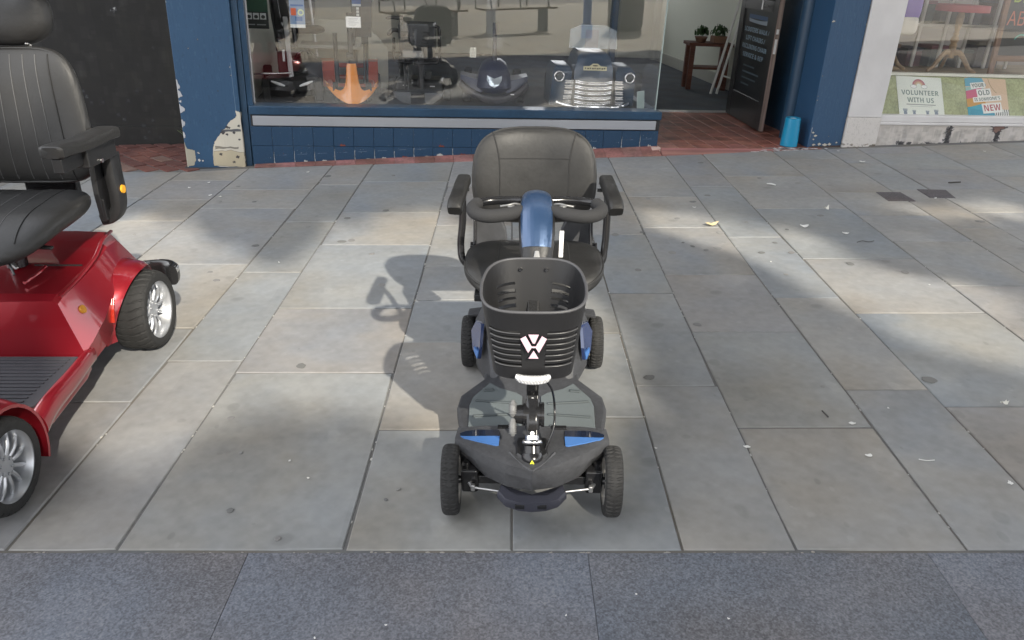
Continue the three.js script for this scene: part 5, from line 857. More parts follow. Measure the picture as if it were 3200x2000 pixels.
{ // navy fairing with a single clear lamp
  const o = group('display_scooter'), P = (n, g, m) => part(n, g, m, o);
  const nm = mat([0.016, 0.022, 0.055], 0.4, 0, { clearcoat: 0.15 }), dk = mat([0.02, 0.022, 0.03], 0.4);
  P('front_fairing', loft([[0.11, 0.10, 0.17], [0.15, 0.14, 0.19], [0.24, 0.13, 0.15], [0.31, 0.10, 0.08], [0.345, 0.05, 0.0]].map(([y, hw, d]) => { const r = []; for (let j = 0; j <= 10; j++) { const a = -1 + j / 5; r.push([hw * a, y, d - 0.08 * a * a]); } r.push([hw, y, -0.2], [-hw, y, -0.2]); return r; }), { angle: 45 }), nm);
  for (const s of [-1, 1]) P('wing', loft([[s * 0.10, 0.05], [s * 0.2, 0.035], [s * 0.275, 0.02]].map(([x, h], i) => [[x, 0.15 + i * 0.03 + h, 0.1 - i * 0.05], [x, 0.15 + i * 0.03 + h, -0.2], [x, 0.12 + i * 0.032, -0.2], [x, 0.105 + i * 0.032, 0.13 - i * 0.06]]), { angle: 30 }), nm);
  P('lower_bumper', sweep([[-0.275, 0.165, 0.03], [-0.18, 0.10, 0.12], [0, 0.06, 0.19], [0.18, 0.10, 0.12], [0.275, 0.165, 0.03]], t => [0.03, 0.016, 3], { seg: 30, rs: 12, up: [0, 1, 0] }), mat([0.03, 0.026, 0.03], 0.4));
  const lamp = P('headlamp', loft([[-1, 0], [-0.6, 0.012], [0, 0.02], [0.6, 0.012], [1, 0]].map(([a, d]) => { const top = 0.225 + 0.02 * Math.abs(a), bot = 0.155 + 0.06 * a * a; return [[a * 0.06, top, 0.163 - 0.03 * a * a], [a * 0.06, (top + bot) / 2, 0.172 + d - 0.03 * a * a], [a * 0.06, bot, 0.192 - 0.03 * a * a], [a * 0.06, (top + bot) / 2, 0.15 - 0.03 * a * a]]; }), { angle: 50 }), mat([0.62, 0.68, 0.72], 0.08, 0.5));
  P('bumper_lamp', box(0.05, 0.008, 0.006, 0.14, 0.105, 0.157, 0.002), mat([0.9, 0.88, 0.85], 0.25));
  smallWheel(0.1, 0.07, o, -0.22, 0.1, -0.08); smallWheel(0.1, 0.07, o, 0.22, 0.1, -0.08); smallWheel(0.1, 0.07, o, -0.22, 0.1, -0.7); smallWheel(0.1, 0.07, o, 0.22, 0.1, -0.7);
  P('deck', boxFT(-0.2, 0.2, 0.07, 0.12, -0.7, -0.2, 0.01), dk);
  P('tiller_post', bar([0, 0.3, 0.0], [0, 0.62, -0.12], 0.02, 12), dk);
  P('windscreen', loft([[0.44, 0.06], [0.6, 0.07], [0.86, 0.075]].map(([y, hw]) => [[-hw, y, 0.02 - (y - 0.42) * 0.3], [0, y, 0.05 - (y - 0.42) * 0.3], [hw, y, 0.02 - (y - 0.42) * 0.3], [hw, y, 0.016 - (y - 0.42) * 0.3], [0, y, 0.046 - (y - 0.42) * 0.3], [-hw, y, 0.016 - (y - 0.42) * 0.3]]), { angle: 40 }), new THREE.MeshPhysicalMaterial({ color: 0xffffff, roughness: 0, transmission: 1, thickness: 0, ior: 1.25 }));
  tag(o, 'dark navy scooter fairing with one clear headlamp in the shop window', 'mobility scooter', displayed);
  inShop(o, 1.878, PV, -0.52, R(-6));
}
{ // vintage style blue scooter with chrome grille
  const o = group('display_scooter'), P = (n, g, m) => part(n, g, m, o);
  const bm = mat([0.016, 0.042, 0.08], 0.35, 0, { clearcoat: 0.35, clearcoatRoughness: 0.1 });
  P('bonnet', loft([[0.16, 0.165, 0.05], [0.30, 0.16, 0.05], [0.40, 0.135, 0.02], [0.435, 0.105, -0.03]].map(([y, hw, d]) => { const r = []; for (let j = 0; j <= 10; j++) { const a = -1 + j / 5; r.push([hw * a, y, d - 0.04 * a * a]); } r.push([hw, y, -0.4], [-hw, y, -0.4]); return r; }), { angle: 40 }), bm);
  for (const s of [-1, 1]) {
    const f = P('wing', loft([[0.02, 0.0], [0.2, 0.03], [0.29, 0.03], [0.33, -0.02]].map(([y, d], i) => { const a = s * [0.20, 0.19, 0.18, 0.2][i], b = s * [0.35, 0.345, 0.34, 0.31][i]; return [[a, y, d], [a * 0.5 + b * 0.5, y, d + 0.025], [b, y, d], [b, y, -0.35], [a, y, -0.35]]; }), { angle: 40 }), bm);
    part('headlamp_ring', new THREE.TorusGeometry(0.037, 0.008, 10, 32).translate(s * 0.29, 0.255, 0.065), M_chrome, f);
    part('headlamp_lens', new THREE.SphereGeometry(0.034, 24, 12, 0, 6.3, 0, 1.57).rotateX(Math.PI / 2).scale(1, 1, 0.4).translate(s * 0.29, 0.255, 0.056), mat([0.06, 0.065, 0.065], 0.06), f);
    for (let i = 0; i < 5; i++) P('side_bar', [box(0.07, 0.013, 0.018, s * (0.205 + i * 0.0035), 0.225 - i * 0.041, 0.065, 0.005), box(0.07, 0.013, 0.018, s * (0.205 + i * 0.0035), 0.208 - i * 0.041, 0.069, 0.005), box(0.05, 0.01, 0.006, s * (0.205 + i * 0.0035), 0.2165 - i * 0.041, 0.062, 0.001)], M_chrome);
  }
  for (let i = 0; i < 5; i++) P('grille_bar', [0, 1].map(k => sweep([[-0.15, 0.222 - i * 0.04 - k * 0.014, 0.045], [-0.08, 0.216 - i * 0.04 - k * 0.014, 0.075], [0, 0.214 - i * 0.04 - k * 0.014, 0.083], [0.08, 0.216 - i * 0.04 - k * 0.014, 0.075], [0.15, 0.222 - i * 0.04 - k * 0.014, 0.045]], () => [0.0075, 0.006, 2.2], { seg: 20, rs: 10, up: [0, 1, 0] })), M_chrome);
  P('grille_back', boxFT(-0.165, 0.165, 0.02, 0.23, -0.02, 0.03, 0.01), M_black);
  P('bumper', [sweep([[-0.30, 0.045, 0.05], [-0.2, 0.028, 0.12], [0, 0.026, 0.14], [0.2, 0.028, 0.12], [0.30, 0.045, 0.05]], () => [0.02, 0.012, 2.6], { seg: 30, rs: 14, up: [0, 1, 0] })], M_chrome);
  const bt = canvasTex(256, 96, (c, w, h) => { c.fillStyle = '#d8d2b2'; c.fillRect(0, 0, w, h); c.fillStyle = '#4a4638'; for (let i = 0; i < 9; i++) c.fillRect(16 + i * 26, 56 + (i % 2) * 4, 12 + (i * 5) % 9, 20); c.beginPath(); c.ellipse(128, 28, 30, 9, 0, 0, 7); c.fill(); });
  P('nose_badge', uvPlanar(extrude([[-0.095, -0.018], [0.095, -0.018], [0.095, 0.012], [0.045, 0.014], [0.02, 0.034], [-0.02, 0.034], [-0.045, 0.014], [-0.095, 0.012]], 0.004, 0.001), 'x', 'y', -0.095, 0.095, -0.018, 0.034).translate(0, 0.325, 0.05), mat([0.95, 0.95, 0.9], 0.25, 0.3, { map: bt }));
  smallWheel(0.1, 0.07, o, -0.27, 0.1, -0.1); smallWheel(0.1, 0.07, o, 0.27, 0.1, -0.1); smallWheel(0.1, 0.07, o, -0.25, 0.1, -0.75); smallWheel(0.1, 0.07, o, 0.25, 0.1, -0.75);
  P('deck', boxFT(-0.22, 0.22, 0.07, 0.12, -0.78, -0.35, 0.01), mat([0.03, 0.03, 0.03], 0.6));
  P('wiper', beam([-0.02, 0.455, -0.08], [0.07, 0.447, -0.06], 0.012, 0.004), mat([0.7, 0.7, 0.68], 0.4));
  P('windscreen', loft([0, 1].map(k => { const z = -0.1 - k * 0.004; return [[-0.2, 0.46, z], [-0.19, 0.6, z - 0.04], [-0.1, 0.635, z - 0.05], [0.1, 0.635, z - 0.05], [0.19, 0.6, z - 0.04], [0.2, 0.46, z]]; }), { angle: 30 }), new THREE.MeshPhysicalMaterial({ color: 0xdfe6ea, roughness: 0.15, transmission: 0.75, thickness: 0, ior: 1.6 }));
  P('screen_cloth', boxFT(-0.06, 0.05, 0.46, 0.6, -0.16, -0.15, 0.003), mat([0.55, 0.2, 0.13], 0.7));
  tag(o, 'vintage styled dark blue scooter with chrome grille, round headlamps and bumper in the shop window', 'mobility scooter', displayed);
  inShop(o, 2.68, PV, -0.4, R(-3));
}
// cards, posters and boards in the window
function card(name, u0, u1, v0, v1, w, tex, label, cat, t = 0.002, turn = 0, lean = 0) {
  const o = group(name), W = u1 - u0, H = v1 - v0;
  part('sheet', uvPlanar(boxFT(-W / 2, W / 2, 0, H, 0, t, 0), 'x', 'y', -W / 2, W / 2, 0, H), mat([0.92, 0.92, 0.92], 0.65, 0, { map: tex }), o);
  tag(o, label, cat); return inShop(o, (u0 + u1) / 2, v0, w, turn, lean);
}
card('notice', 0.728, 0.834, 1.002, 1.077, -0.094, canvasTex(256, 180, (c, w, h) => { c.fillStyle = '#f4f4f0'; c.fillRect(0, 0, w, h); c.fillStyle = '#9a9a9a'; for (let i = 0; i < 6; i++) c.fillRect(40 + (i % 2) * 14, 30 + i * 22, 170 - (i % 3) * 30, 5); }), 'white printed notice stuck inside the shop window above the orange scooter', 'notice');
card('poster', 0.335, 0.44, 0.99, 1.2, -0.094, canvasTex(256, 512, (c, w, h) => { c.fillStyle = '#7d93ad'; c.fillRect(0, 0, w, h); c.fillStyle = '#35639c'; c.fillRect(20, 130, 216, 30); c.fillStyle = '#d86a45'; c.fillRect(20, 190, 90, 120); c.strokeStyle = '#c9d69a'; c.lineWidth = 22; c.beginPath(); c.arc(190, 260, 42, 0, 7); c.stroke(); c.fillStyle = '#2e5f98'; c.fillRect(90, 330, 120, 70); c.fillStyle = '#e6e8e4'; c.fillRect(0, 456, w, 56); }), 'pale blue poster with orange square and white footer taped in the window', 'poster');
card('display_screen', -0.02, 0.15, 0.955, 1.35, -0.35, canvasTex(256, 512, (c, w, h) => { c.fillStyle = '#1d2420'; c.fillRect(0, 0, w, h); c.fillStyle = '#1f4a34'; c.fillRect(0, 120, w, 240); for (let i = 0; i < 3; i++) { c.fillStyle = '#c9cecb'; c.fillRect(20 + i * 76, 370, 64, 58); c.fillStyle = '#2c2f2f'; c.beginPath(); c.ellipse(52 + i * 76, 404, 22, 16, 0, 0, 7); c.fill(); } c.fillStyle = '#8d9391'; c.fillRect(20, 470, 90, 10); c.fillRect(130, 470, 100, 10); }), 'dark framed picture board with three small images at the left of the window', 'picture board', 0.025);
card('price_tag', 1.655, 1.705, 0.79, 0.865, -0.3, canvasTex(64, 96, (c, w, h) => { c.fillStyle = '#d6d4c6'; c.fillRect(0, 0, w, h); c.fillStyle = '#a8a69a'; for (let i = 0; i < 5; i++) c.fillRect(14, 16 + i * 14, 36, 4); }), 'small cream price tag hanging above the navy scooter', 'tag', 0.001, 0, 0);
card('price_card', 2.995, 3.095, 0.4015, 0.575, -0.19, canvasTex(64, 96, (c, w, h) => { c.fillStyle = '#9fb0aa'; c.fillRect(0, 0, w, h); c.strokeStyle = '#b9c6c2'; c.lineWidth = 4; c.strokeRect(0, 0, w, h); }), 'pale grey card leaning in the corner of the window beside the vintage scooter', 'card', 0.003, R(38), -0.12);
{ // pale backdrop behind the left half of the window
  const o = group('backdrop_board');
  part('board', extrude([[-0.42, 0], [0.42, 0], [0.42, 0.33], [0.22, 0.56], [-0.42, 0.56]], 0.02, 0.002), mat([0.55, 0.55, 0.47], 0.7), o);
  part('foot', [boxFT(-0.3, -0.26, 0, 0.03, -0.15, 0.06, 0.002), boxFT(0.26, 0.3, 0, 0.03, -0.15, 0.06, 0.002)], M_plastic, o);
  tag(o, 'pale grey backdrop board with a cut corner standing behind the orange scooter', 'board'); inShop(o, 0.60, PV, -1.3);
}
{ const o = group('low_table'); part('table_top', box(0.5, 0.03, 0.3, 0, 0.38, 0, 0.006), mat([0.4, 0.4, 0.36], 0.5), o); for (const s of [-1, 1]) for (const t of [-1, 1]) part('leg', cyl(0.014, 0.014, 0.365, s * 0.2, 0.1825, t * 0.11, 'y', 10), M_black, o); tag(o, 'small grey table behind the black scooter at the left of the window', 'table'); inShop(o, 0.55, PV, -1.0); }

// ---------------------------------------------------------------- inside the doorway
{ // red-brown plant stand
  const o = group('plant_stand'), wm = mat([0.20, 0.075, 0.05], 0.6, 0, { map: clayBase() });
  part('table_top', uvBox(box(0.52, 0.035, 0.3, 0, 0.5025, 0, 0.004), 0.3), wm, o); part('shelf', uvBox(box(0.40, 0.025, 0.24, 0, 0.24, 0, 0.004), 0.3), wm, o);
  for (const s of [-1, 1]) for (const t of [-1, 1]) part('leg', uvBox(box(0.055, 0.485, 0.055, s * 0.205, 0.2425, t * 0.1, 0.004), 0.3), wm, o);
  tag(o, 'red brown timber plant stand against the wall inside the doorway', 'plant stand'); inShop(o, 4.70, 0.184, -3.1, R(-6));
}
const M_leafIn = mat([0.05, 0.10, 0.035], 0.7);
[[4.60, -3.1, 'bushy small plant in a round pot at the left of the plant stand', 0.085], [4.82, -3.1, 'bushy small plant with a white bud in a wooden box on the plant stand', 0.11]].forEach(([u, w, label, r], k) => {
  const o = group('potted_plant'), q = mulberry(70 + k), L = [];
  part('pot', k ? box(0.17, 0.07, 0.13, 0, 0.035, 0, 0.004) : new THREE.LatheGeometry([[0.001, 0], [0.05, 0], [0.075, 0.06], [0.07, 0.06], [0.001, 0.05]].map(p => new THREE.Vector2(...p)), 20), mat([0.2, 0.11, 0.07], 0.8), o);
  for (let i = 0; i < 150; i++) { const a = q() * 6.283, e = q() * 1.4, d = r * (0.35 + 0.65 * q()), g = new THREE.PlaneGeometry(0.014, 0.05, 1, 2); g.rotateX(-1.2 + q() * 1.4); g.rotateY(a); g.translate(Math.cos(a) * Math.cos(e) * d, 0.09 + Math.sin(e) * d * 0.9, Math.sin(a) * Math.cos(e) * d); L.push(g); }
  part('foliage', L, M_leafIn, o); if (k) part('white_bud', new THREE.IcosahedronGeometry(0.016, 1).translate(-0.04, 0.12, 0.06), mat([0.8, 0.8, 0.75], 0.6), o);
  tag(o, label, 'plant', 'plants on the plant stand'); inShop(o, u, 0.7045, w);
});
{ // white easel board
  const o = group('easel_board'), wm = mat([0.72, 0.72, 0.68], 0.45);
  for (const x of [-0.02, 0.05]) part('leg', beam([x, 0, 0], [x + 0.34, 1.5, -0.12], 0.024, 0.02), wm, o);
  part('rail', beam([0.1, 0.2, -0.016], [0.36, 0.13, -0.016], 0.022, 0.018), wm, o); part('far_leg', beam([0.34, 0, -0.02], [0.40, 1.5, -0.14], 0.024, 0.02), wm, o);
  part('board', box(0.14, 0.3, 0.01, 0.30, 0.62, -0.07, 0.002), mat([0.10, 0.11, 0.10], 0.6), o);
  tag(o, 'white framed easel board leaning just inside the open door', 'easel'); inShop(o, 4.665, 0.184, -2.7, 0);
}
{ // blue tub beside the door
  const o = group('plastic_tub'); const bm = mat([0.01, 0.24, 0.42], 0.35);
  part('tub_body', new THREE.LatheGeometry([[0.001, 0], [0.068, 0], [0.070, 0.006], [0.060, 0.225], [0.058, 0.23], [0.045, 0.23], [0.0445, 0.222], [0.001, 0.222]].map(p => new THREE.Vector2(...p)), 40), bm, o);
  part('front_label', boxFT(-0.012, 0.012, 0.09, 0.15, 0.0625, 0.0665, 0.001).rotateX(-0.04), mat([0.03, 0.27, 0.42], 0.4), o);
  part('top_disc', cyl(0.026, 0.026, 0.002, 0, 0.2235, 0, 'y', 24), mat([0.75, 0.8, 0.82], 0.5), o);
  tag(o, 'bright blue plastic tub standing beside the shop door', 'tub'); inShop(o, 4.31, 0.178, -0.06);
}
// ---------------------------------------------------------------- charity shop window things
const wornWood = mat([0.52, 0.36, 0.20], 0.5, 0, { map: clayBase() });
function tripodTable(u, w, turn, label, colr) {
  const o = group('tripod_table');
  part('pedestal', new THREE.LatheGeometry([[0.001, 0.12], [0.028, 0.12], [0.03, 0.215], [0.034, 0.225], [0.022, 0.24], [0.036, 0.27], [0.02, 0.31], [0.026, 0.32], [0.018, 0.335], [0.03, 0.4], [0.032, 0.45], [0.02, 0.53], [0.001, 0.53]].map(p => new THREE.Vector2(...p)), 24), wornWood, o);
  for (let i = 0; i < 3; i++) part('leg', uvBox(sweep([[0.02, 0.165, 0], [0.06, 0.17, 0], [0.12, 0.11, 0], [0.17, 0.045, 0], [0.225, 0.014, 0]], t => [0.0125, 0.026 - 0.012 * t, 3], { seg: 18, rs: 12, up: [0, 0, 1] }).rotateY(turn + i * Math.PI * 2 / 3), 0.3), wornWood, o);
  const top = part('table_top', cyl(0.2, 0.2, 0.022, 0, 0.54, 0, 'y', 40), wornWood, o); part('patterned_cloth', new THREE.LatheGeometry([[0.001, 0.005], [0.205, 0.005], [0.21, 0], [0.212, -0.05], [0.206, -0.05], [0.204, 0]].map(p => new THREE.Vector2(...p)), 48).translate(0, 0.551, 0), colr, top);
  tag(o, label, 'table', 'tripod tables in the charity shop window'); return inShop(o, u, 0.743, w);
}
tripodTable(5.90, -0.5, R(190), 'turned wood tripod table under a red cloth in the charity shop window', mat([0.36, 0.07, 0.07], 0.7));
tripodTable(5.30, -0.62, R(-25), 'turned wood tripod table partly hidden behind the white pillar', mat([0.3, 0.26, 0.4], 0.7));
{
  const vt = canvasTex(512, 420, (c, w, h) => {
    c.fillStyle = '#eef1e4'; c.fillRect(0, 0, w, h); c.lineWidth = 16;
    ['#b5646a', '#c98d7a', '#d8c39a'].forEach((k, i) => { c.strokeStyle = k; c.beginPath(); c.arc(250, 100, 66 - i * 16, Math.PI, 0); c.stroke(); });
    c.fillStyle = '#fbfbf5'; c.strokeStyle = '#8a8d80'; c.lineWidth = 3; for (const x of [190, 310]) { c.beginPath(); c.ellipse(x, 108, 34, 20, 0, 0, 7); c.fill(); c.stroke(); }
    c.fillStyle = '#7c9084'; c.textAlign = 'center'; c.font = 'bold 74px sans-serif'; c.fillText('VOLUNTEER', 256, 202, 470); c.fillText('WITH US', 256, 282, 350);
    c.fillStyle = '#8d8d86'; c.fillRect(90, 302, 330, 8); c.fillRect(130, 324, 250, 3);
    c.fillStyle = '#82827c'; for (const [x, y] of [[40, 40], [110, 70], [370, 50], [440, 90], [40, 240], [470, 320]]) { c.font = '30px sans-serif'; c.fillText('★', x, y); }
    c.fillStyle = '#7d8a98'; for (const [x, s] of [[70, 1], [170, 0.8], [320, 0.8], [420, 1]]) { c.save(); c.translate(x, 420); c.scale(s, s); c.beginPath(); c.ellipse(0, -18, 20, 24, 0, 0, 7); c.fill(); for (let i = 0; i < 4; i++) { c.beginPath(); c.ellipse(-18 + i * 12, -50, 5, 18, (i - 1.5) * 0.15, 0, 7); c.fill(); } c.restore(); }
  });
  const nt = canvasTex(512, 420, (c, w, h) => {
    c.fillStyle = '#e2c3a2'; c.fillRect(0, 0, w, h); const S = (y0, y1, k) => { c.fillStyle = k; c.beginPath(); c.moveTo(0, y0); c.quadraticCurveTo(120, y0 - 20, 190, y0 - 50); c.lineTo(260, y1); c.lineTo(0, y1 + 20); c.fill(); };
    S(10, 80, '#6bb0c4'); S(110, 170, '#9cc6b9'); S(150, 240, '#d0587a'); S(240, 330, '#d39a3a'); S(330, 420, '#2aa6bd'); c.fillStyle = '#1c9ab4'; c.fillRect(30, 350, 300, 70);
    c.fillStyle = '#e8e8e0'; c.fillRect(330, 340, 182, 80); c.strokeStyle = '#35332f'; c.lineWidth = 9; for (let i = 0; i < 7; i++) { c.beginPath(); c.moveTo(340 + i * 28, 340); c.quadraticCurveTo(370 + i * 24, 380, 330 + i * 30, 420); c.stroke(); }
    c.strokeStyle = '#8f7a58'; c.lineWidth = 5; c.beginPath(); c.moveTo(290, 0); c.quadraticCurveTo(300, 90, 380, 160); c.stroke();
    const T = (t, x, y, s, k) => { c.save(); c.translate(x, y); c.rotate(-0.11); c.font = 'bold ' + s + 'px sans-serif'; const m = c.measureText(t).width; c.fillStyle = '#f4f2ea'; c.fillRect(-14, -s * 0.9, m + 28, s * 1.15); c.fillStyle = k; c.fillText(t, 0, 0); c.restore(); };
    T('YOUR', 80, 110, 58, '#5f7064'); T('OLD', 150, 195, 76, '#5f7064'); T("IS SOMEONE'S", 95, 262, 48, '#5f7064'); T('NEW', 200, 370, 96, '#b4474a');
  });
  const slope = -Math.atan2(0.198, 0.302);
  for (const [u0, u1, tex, label] of [[5.268, 5.685, vt, 'white VOLUNTEER WITH US poster pinned on the green panel'], [5.908, 6.298, nt, "colourful YOUR OLD IS SOMEONE'S NEW poster pinned on the green panel"]]) {
    const o = group('poster'), W = u1 - u0, H = 0.342; part('sheet', uvPlanar(boxFT(-W / 2, W / 2, -H, 0, 0, 0.0015, 0), 'x', 'y', -W / 2, W / 2, -H, 0), mat([0.95, 0.95, 0.95], 0.6, 0, { map: tex }), o);
    tag(o, label, 'poster'); inShop(o, (u0 + u1) / 2, 0.727, -0.2605, 0, slope, R(-1.5));
  }
  const ct = canvasTex(512, 640, (c, w, h) => { c.fillStyle = '#4b4a46'; c.fillRect(0, 0, w, h); c.textAlign = 'left'; const T = (t, x, y, s, k) => { c.font = s + 'px sans-serif'; c.fillStyle = k; c.fillText(t, x, y); }; T('W', 170, 150, 90, '#5fb3c4'); T('BEAU', 20, 290, 130, '#b6cf4a'); T('ABOU', 14, 440, 130, '#cf7a62'); c.strokeStyle = '#4fae9c'; c.lineWidth = 10; c.beginPath(); c.arc(170, 560, 60, 3.6, 6); c.stroke(); c.fillStyle = 'rgba(180,70,80,0.45)'; c.fillRect(40, 10, 160, 60); });
  const o = group('chalkboard'), fm = mat([0.33, 0.19, 0.12], 0.6, 0, { map: clayBase() });
  part('slate', uvPlanar(boxFT(0.05, 0.65, 0.16, 0.95, 0, 0.012, 0), 'x', 'y', 0.05, 0.65, 0.16, 0.95), mat([0.8, 0.8, 0.8], 0.75, 0, { map: ct }), o);
  part('frame', [boxFT(0, 0.05, 0, 1.0, -0.006, 0.018, 0.003), boxFT(0.65, 0.70, 0, 1.0, -0.006, 0.018, 0.003), boxFT(0.05, 0.65, 0.11, 0.16, -0.006, 0.018, 0.003), boxFT(0.05, 0.65, 0.95, 1.0, -0.006, 0.018, 0.003)], fm, o);
  tag(o, 'wood framed chalkboard with coloured lettering standing at the right of the window', 'chalkboard'); inShop(o, 6.235, 0.743, -0.42, R(4), -0.05);
  // clutter further inside: pale rails and boxes
  const rm = mat([0.55, 0.53, 0.48], 0.5);
  const rack = group('clothes_rack'); for (let i = 0; i < 7; i++) part('upright', beam([i * 0.24, 0, 0.02 * (i % 2)], [i * 0.24 + 0.06, 1.6, -0.05], 0.03, 0.02), rm, rack); part('top_rail', beam([0, 1.55, -0.05], [1.5, 1.55, -0.05], 0.02, 0.02), rm, rack); part('shelf', boxFT(-0.05, 1.6, 0.35, 0.375, -0.3, 0.0, 0.003), rm, rack);
  tag(rack, 'white rack of uprights behind the tripod tables in the charity shop', 'rack'); inShop(rack, 5.3, 0.743, -0.85);
  const goods = [[0.19, 0.13, 0.10], [0.14, 0.13, 0.14], [0.22, 0.20, 0.16], [0.12, 0.15, 0.13], [0.2, 0.08, 0.09], [0.10, 0.10, 0.12]];
  const words = ['brown', 'charcoal', 'tan', 'dark green', 'dull red', 'slate'];
  for (let i = 0; i < 12; i++) { const b = group('storage_box'), w = rr(0.14, 0.24), h = rr(0.12, 0.2), row = i % 2, nth = ['nearest the white pillar', 'second from the pillar', 'third from the pillar', 'behind the red clothed table', 'left of the chalkboard', 'behind the chalkboard'][i >> 1]; part('carton', box(w, h, 0.22, 0, h / 2, 0, 0.006), mat(goods[(i * 5 + (i >> 1)) % 6], 0.8, 0, { map: dustTex }), b); part('lid', box(w + 0.012, 0.03, 0.232, 0, h + 0.0155, 0, 0.004), mat(goods[(i * 5 + (i >> 1) + 1) % 6], 0.8), b); tag(b, words[(i * 5 + (i >> 1)) % 6] + ' box with a lid ' + (row ? 'on the rack shelf, ' : 'on the window floor, ') + nth, 'box', 'boxes in the charity shop window'); inShop(b, 5.32 + (i >> 1) * 0.25, row ? 1.119 : 0.743, -1.0, rr(-0.1, 0.1)); }
  const pc = group('purple_bag'); part('bag', uvBox(pad(superOutline(0.09, 0.13, 4), 0.03, 0.03).translate(0, 0.13, 0), 0.2), mat([0.20, 0.12, 0.38], 0.5), pc); part('white_lower_half', uvBox(pad(superOutline(0.085, 0.075, 4), 0.03, 0.03).translate(0, -0.03, 0.005), 0.2), mat([0.6, 0.57, 0.5], 0.5), pc); tag(pc, 'purple and cream bag hanging by the white pillar in the charity window', 'bag'); inShop(pc, 5.31, 1.16, -0.33);
}
// ---------------------------------------------------------------- litter lying on the paving
{
  const L = (name, geo, m, x, z, label, cat, grp, turn = 0, y = 0.002) => { const o = part(name, geo, m, scene); scene.remove(o); tag(o, label, cat, grp); onGround(o, x, y, z, turn); return o; };
  const leafGeo = (s, curl, seed) => { const q = mulberry(seed), n = 13, ring = []; for (let i = 0; i < n; i++) { const t = i / n * 6.283, r = s * (0.6 + 0.5 * q()); ring.push([r * Math.cos(t) * 1.5, 0, r * Math.sin(t)]); } const up = ring.map(([x, , z]) => [x, curl * (x * x + z * z) / (s * s) + 0.001, z]); return loft([up.map(p => p.map((v, i) => i === 1 ? v + 0.0012 : v)), up], { angle: 40 }).scale(1, 1, 1); };
  const tan = mat([0.55, 0.44, 0.25], 0.8), pale = mat([0.62, 0.60, 0.54], 0.8), white = mat([0.66, 0.65, 0.62], 0.75), grey = mat([0.30, 0.29, 0.27], 0.85), dk = mat([0.07, 0.065, 0.06], 0.9);
  const crumbs = 'pale crumbs of litter on the paving';
  L('dry_leaf', leafGeo(0.03, 0.012, 3), tan, 1.175, -4.464, 'curled tan dry leaf lying right of the blue scooter', 'leaf');
  L('paper_scrap', leafGeo(0.016, 0.012, 4), pale, 1.965, -4.766, 'crumpled grey white paper scrap beside a slab joint', 'paper scrap', undefined, 0.8);
  L('paper_scrap', leafGeo(0.018, 0.008, 5), white, 1.71, -4.424, 'folded white paper scrap on the middle of a slab', 'paper scrap', undefined, 0.2);
  L('feather', sweep([[-0.03, 0.006, 0], [0, 0.01, 0.008], [0.032, 0.006, 0.012]], t => [0.003, 0.012 * Math.sin(Math.PI * (0.1 + 0.8 * t)), 2], { seg: 10, rs: 10, up: [0, 1, 0] }), white, 1.801, -5.371, 'white feather lying on the paving before the doorway', 'feather', undefined, -0.5);
  L('feather', sweep([[-0.022, 0.003, -0.008], [-0.005, 0.004, 0.004], [0.024, 0.003, 0.006]], t => [0.001, 0.0018, 2], { seg: 10, rs: 8, up: [0, 1, 0] }), white, 1.308, -2.076, 'thin curled white feather on the right foreground slab', 'feather', undefined, 0.2);
  L('dry_leaf', leafGeo(0.013, 0.01, 8), pale, 1.742, -2.413, 'pale shrivelled leaf on a joint near the right edge', 'leaf', undefined, 0.4);
  L('paper_scrap', leafGeo(0.013, 0.004, 9), white, 1.908, -4.308, 'flat white paper scrap beyond the brown twig', 'paper scrap');
  L('paper_scrap', leafGeo(0.018, 0.004, 10), white, 2.695, -6.034, 'white paper scrap lying before the white charity pillar', 'paper scrap');
  L('paper_scrap', leafGeo(0.008, 0.004, 12), white, 1.5, -1.952, 'small bright white scrap at the right edge of the foreground', 'paper scrap', undefined, 0.9);
  L('stick', bar([-0.045, 0.006, 0], [0.045, 0.006, -0.012], 0.005, 8), dk, 3.097, -5.413, 'short dark stick near the charity shop window', 'stick');
  L('twig', tube([[-0.05, 0.004, 0.01], [-0.015, 0.006, -0.005], [0.015, 0.004, 0.006], [0.05, 0.005, -0.008]], 0.0022, 20, 6), dk, 1.964, -4.165, 'thin dark twig on the right hand paving', 'twig');
  L('stick', bar([0, 0.004, -0.02], [0.006, 0.004, 0.02], 0.003, 6), dk, 1.083, -2.349, 'tiny dark stick on the foreground slab right of the scooter', 'stick');
  for (const [x, z, lab] of [[1.157, -2.292, 'pale flattened gum spot near a slab corner in the right foreground'], [0.762, -2.151, 'white flattened gum spot on a joint right of the front wheel'], [1.137, -2.102, 'greyish flattened gum spot in the middle of the right foreground slab']]) L('pale_gum', leafGeo(0.008, 0.001, Math.round(x * 100)), white, x, z, lab, 'gum');
  [[1.152, -4.827], [1.345, -3.849], [2.655, -6.407], [3.837, -6.395], [2.773, -5.03], [1.323, -2.389], [0.465, -2.141], [-1.499, -5.719], [-2.122, -5.422], [-2.21, -5.292], [-2.004, -5.101], [-1.924, -5.067], [-1.207, -3.84], [2.017, -3.534], [-0.7, -2.07], [-0.62, -1.98], [1.9, -2.1]].forEach(([x, z], i) => L('litter_crumb', leafGeo(z < -4.6 ? 0.009 : 0.0035, 0.002, 50 + i), i % 4 === 3 ? pale : white, x, z, 'small pale crumb of litter on the grey paving slabs', 'litter', crumbs, i));
  [[-0.30, -1.40], [0.13, -1.43], [-0.46, -1.36], [0.31, -1.5], [-0.42, -1.33], [0.02, -1.35], [0.52, -1.42]].forEach(([x, z], i) => L('litter_crumb', leafGeo(0.0022, 0.001, 80 + i), white, x, z, 'tiny white crumb on the dark granite band', 'litter', 'white crumbs on the granite band', i));
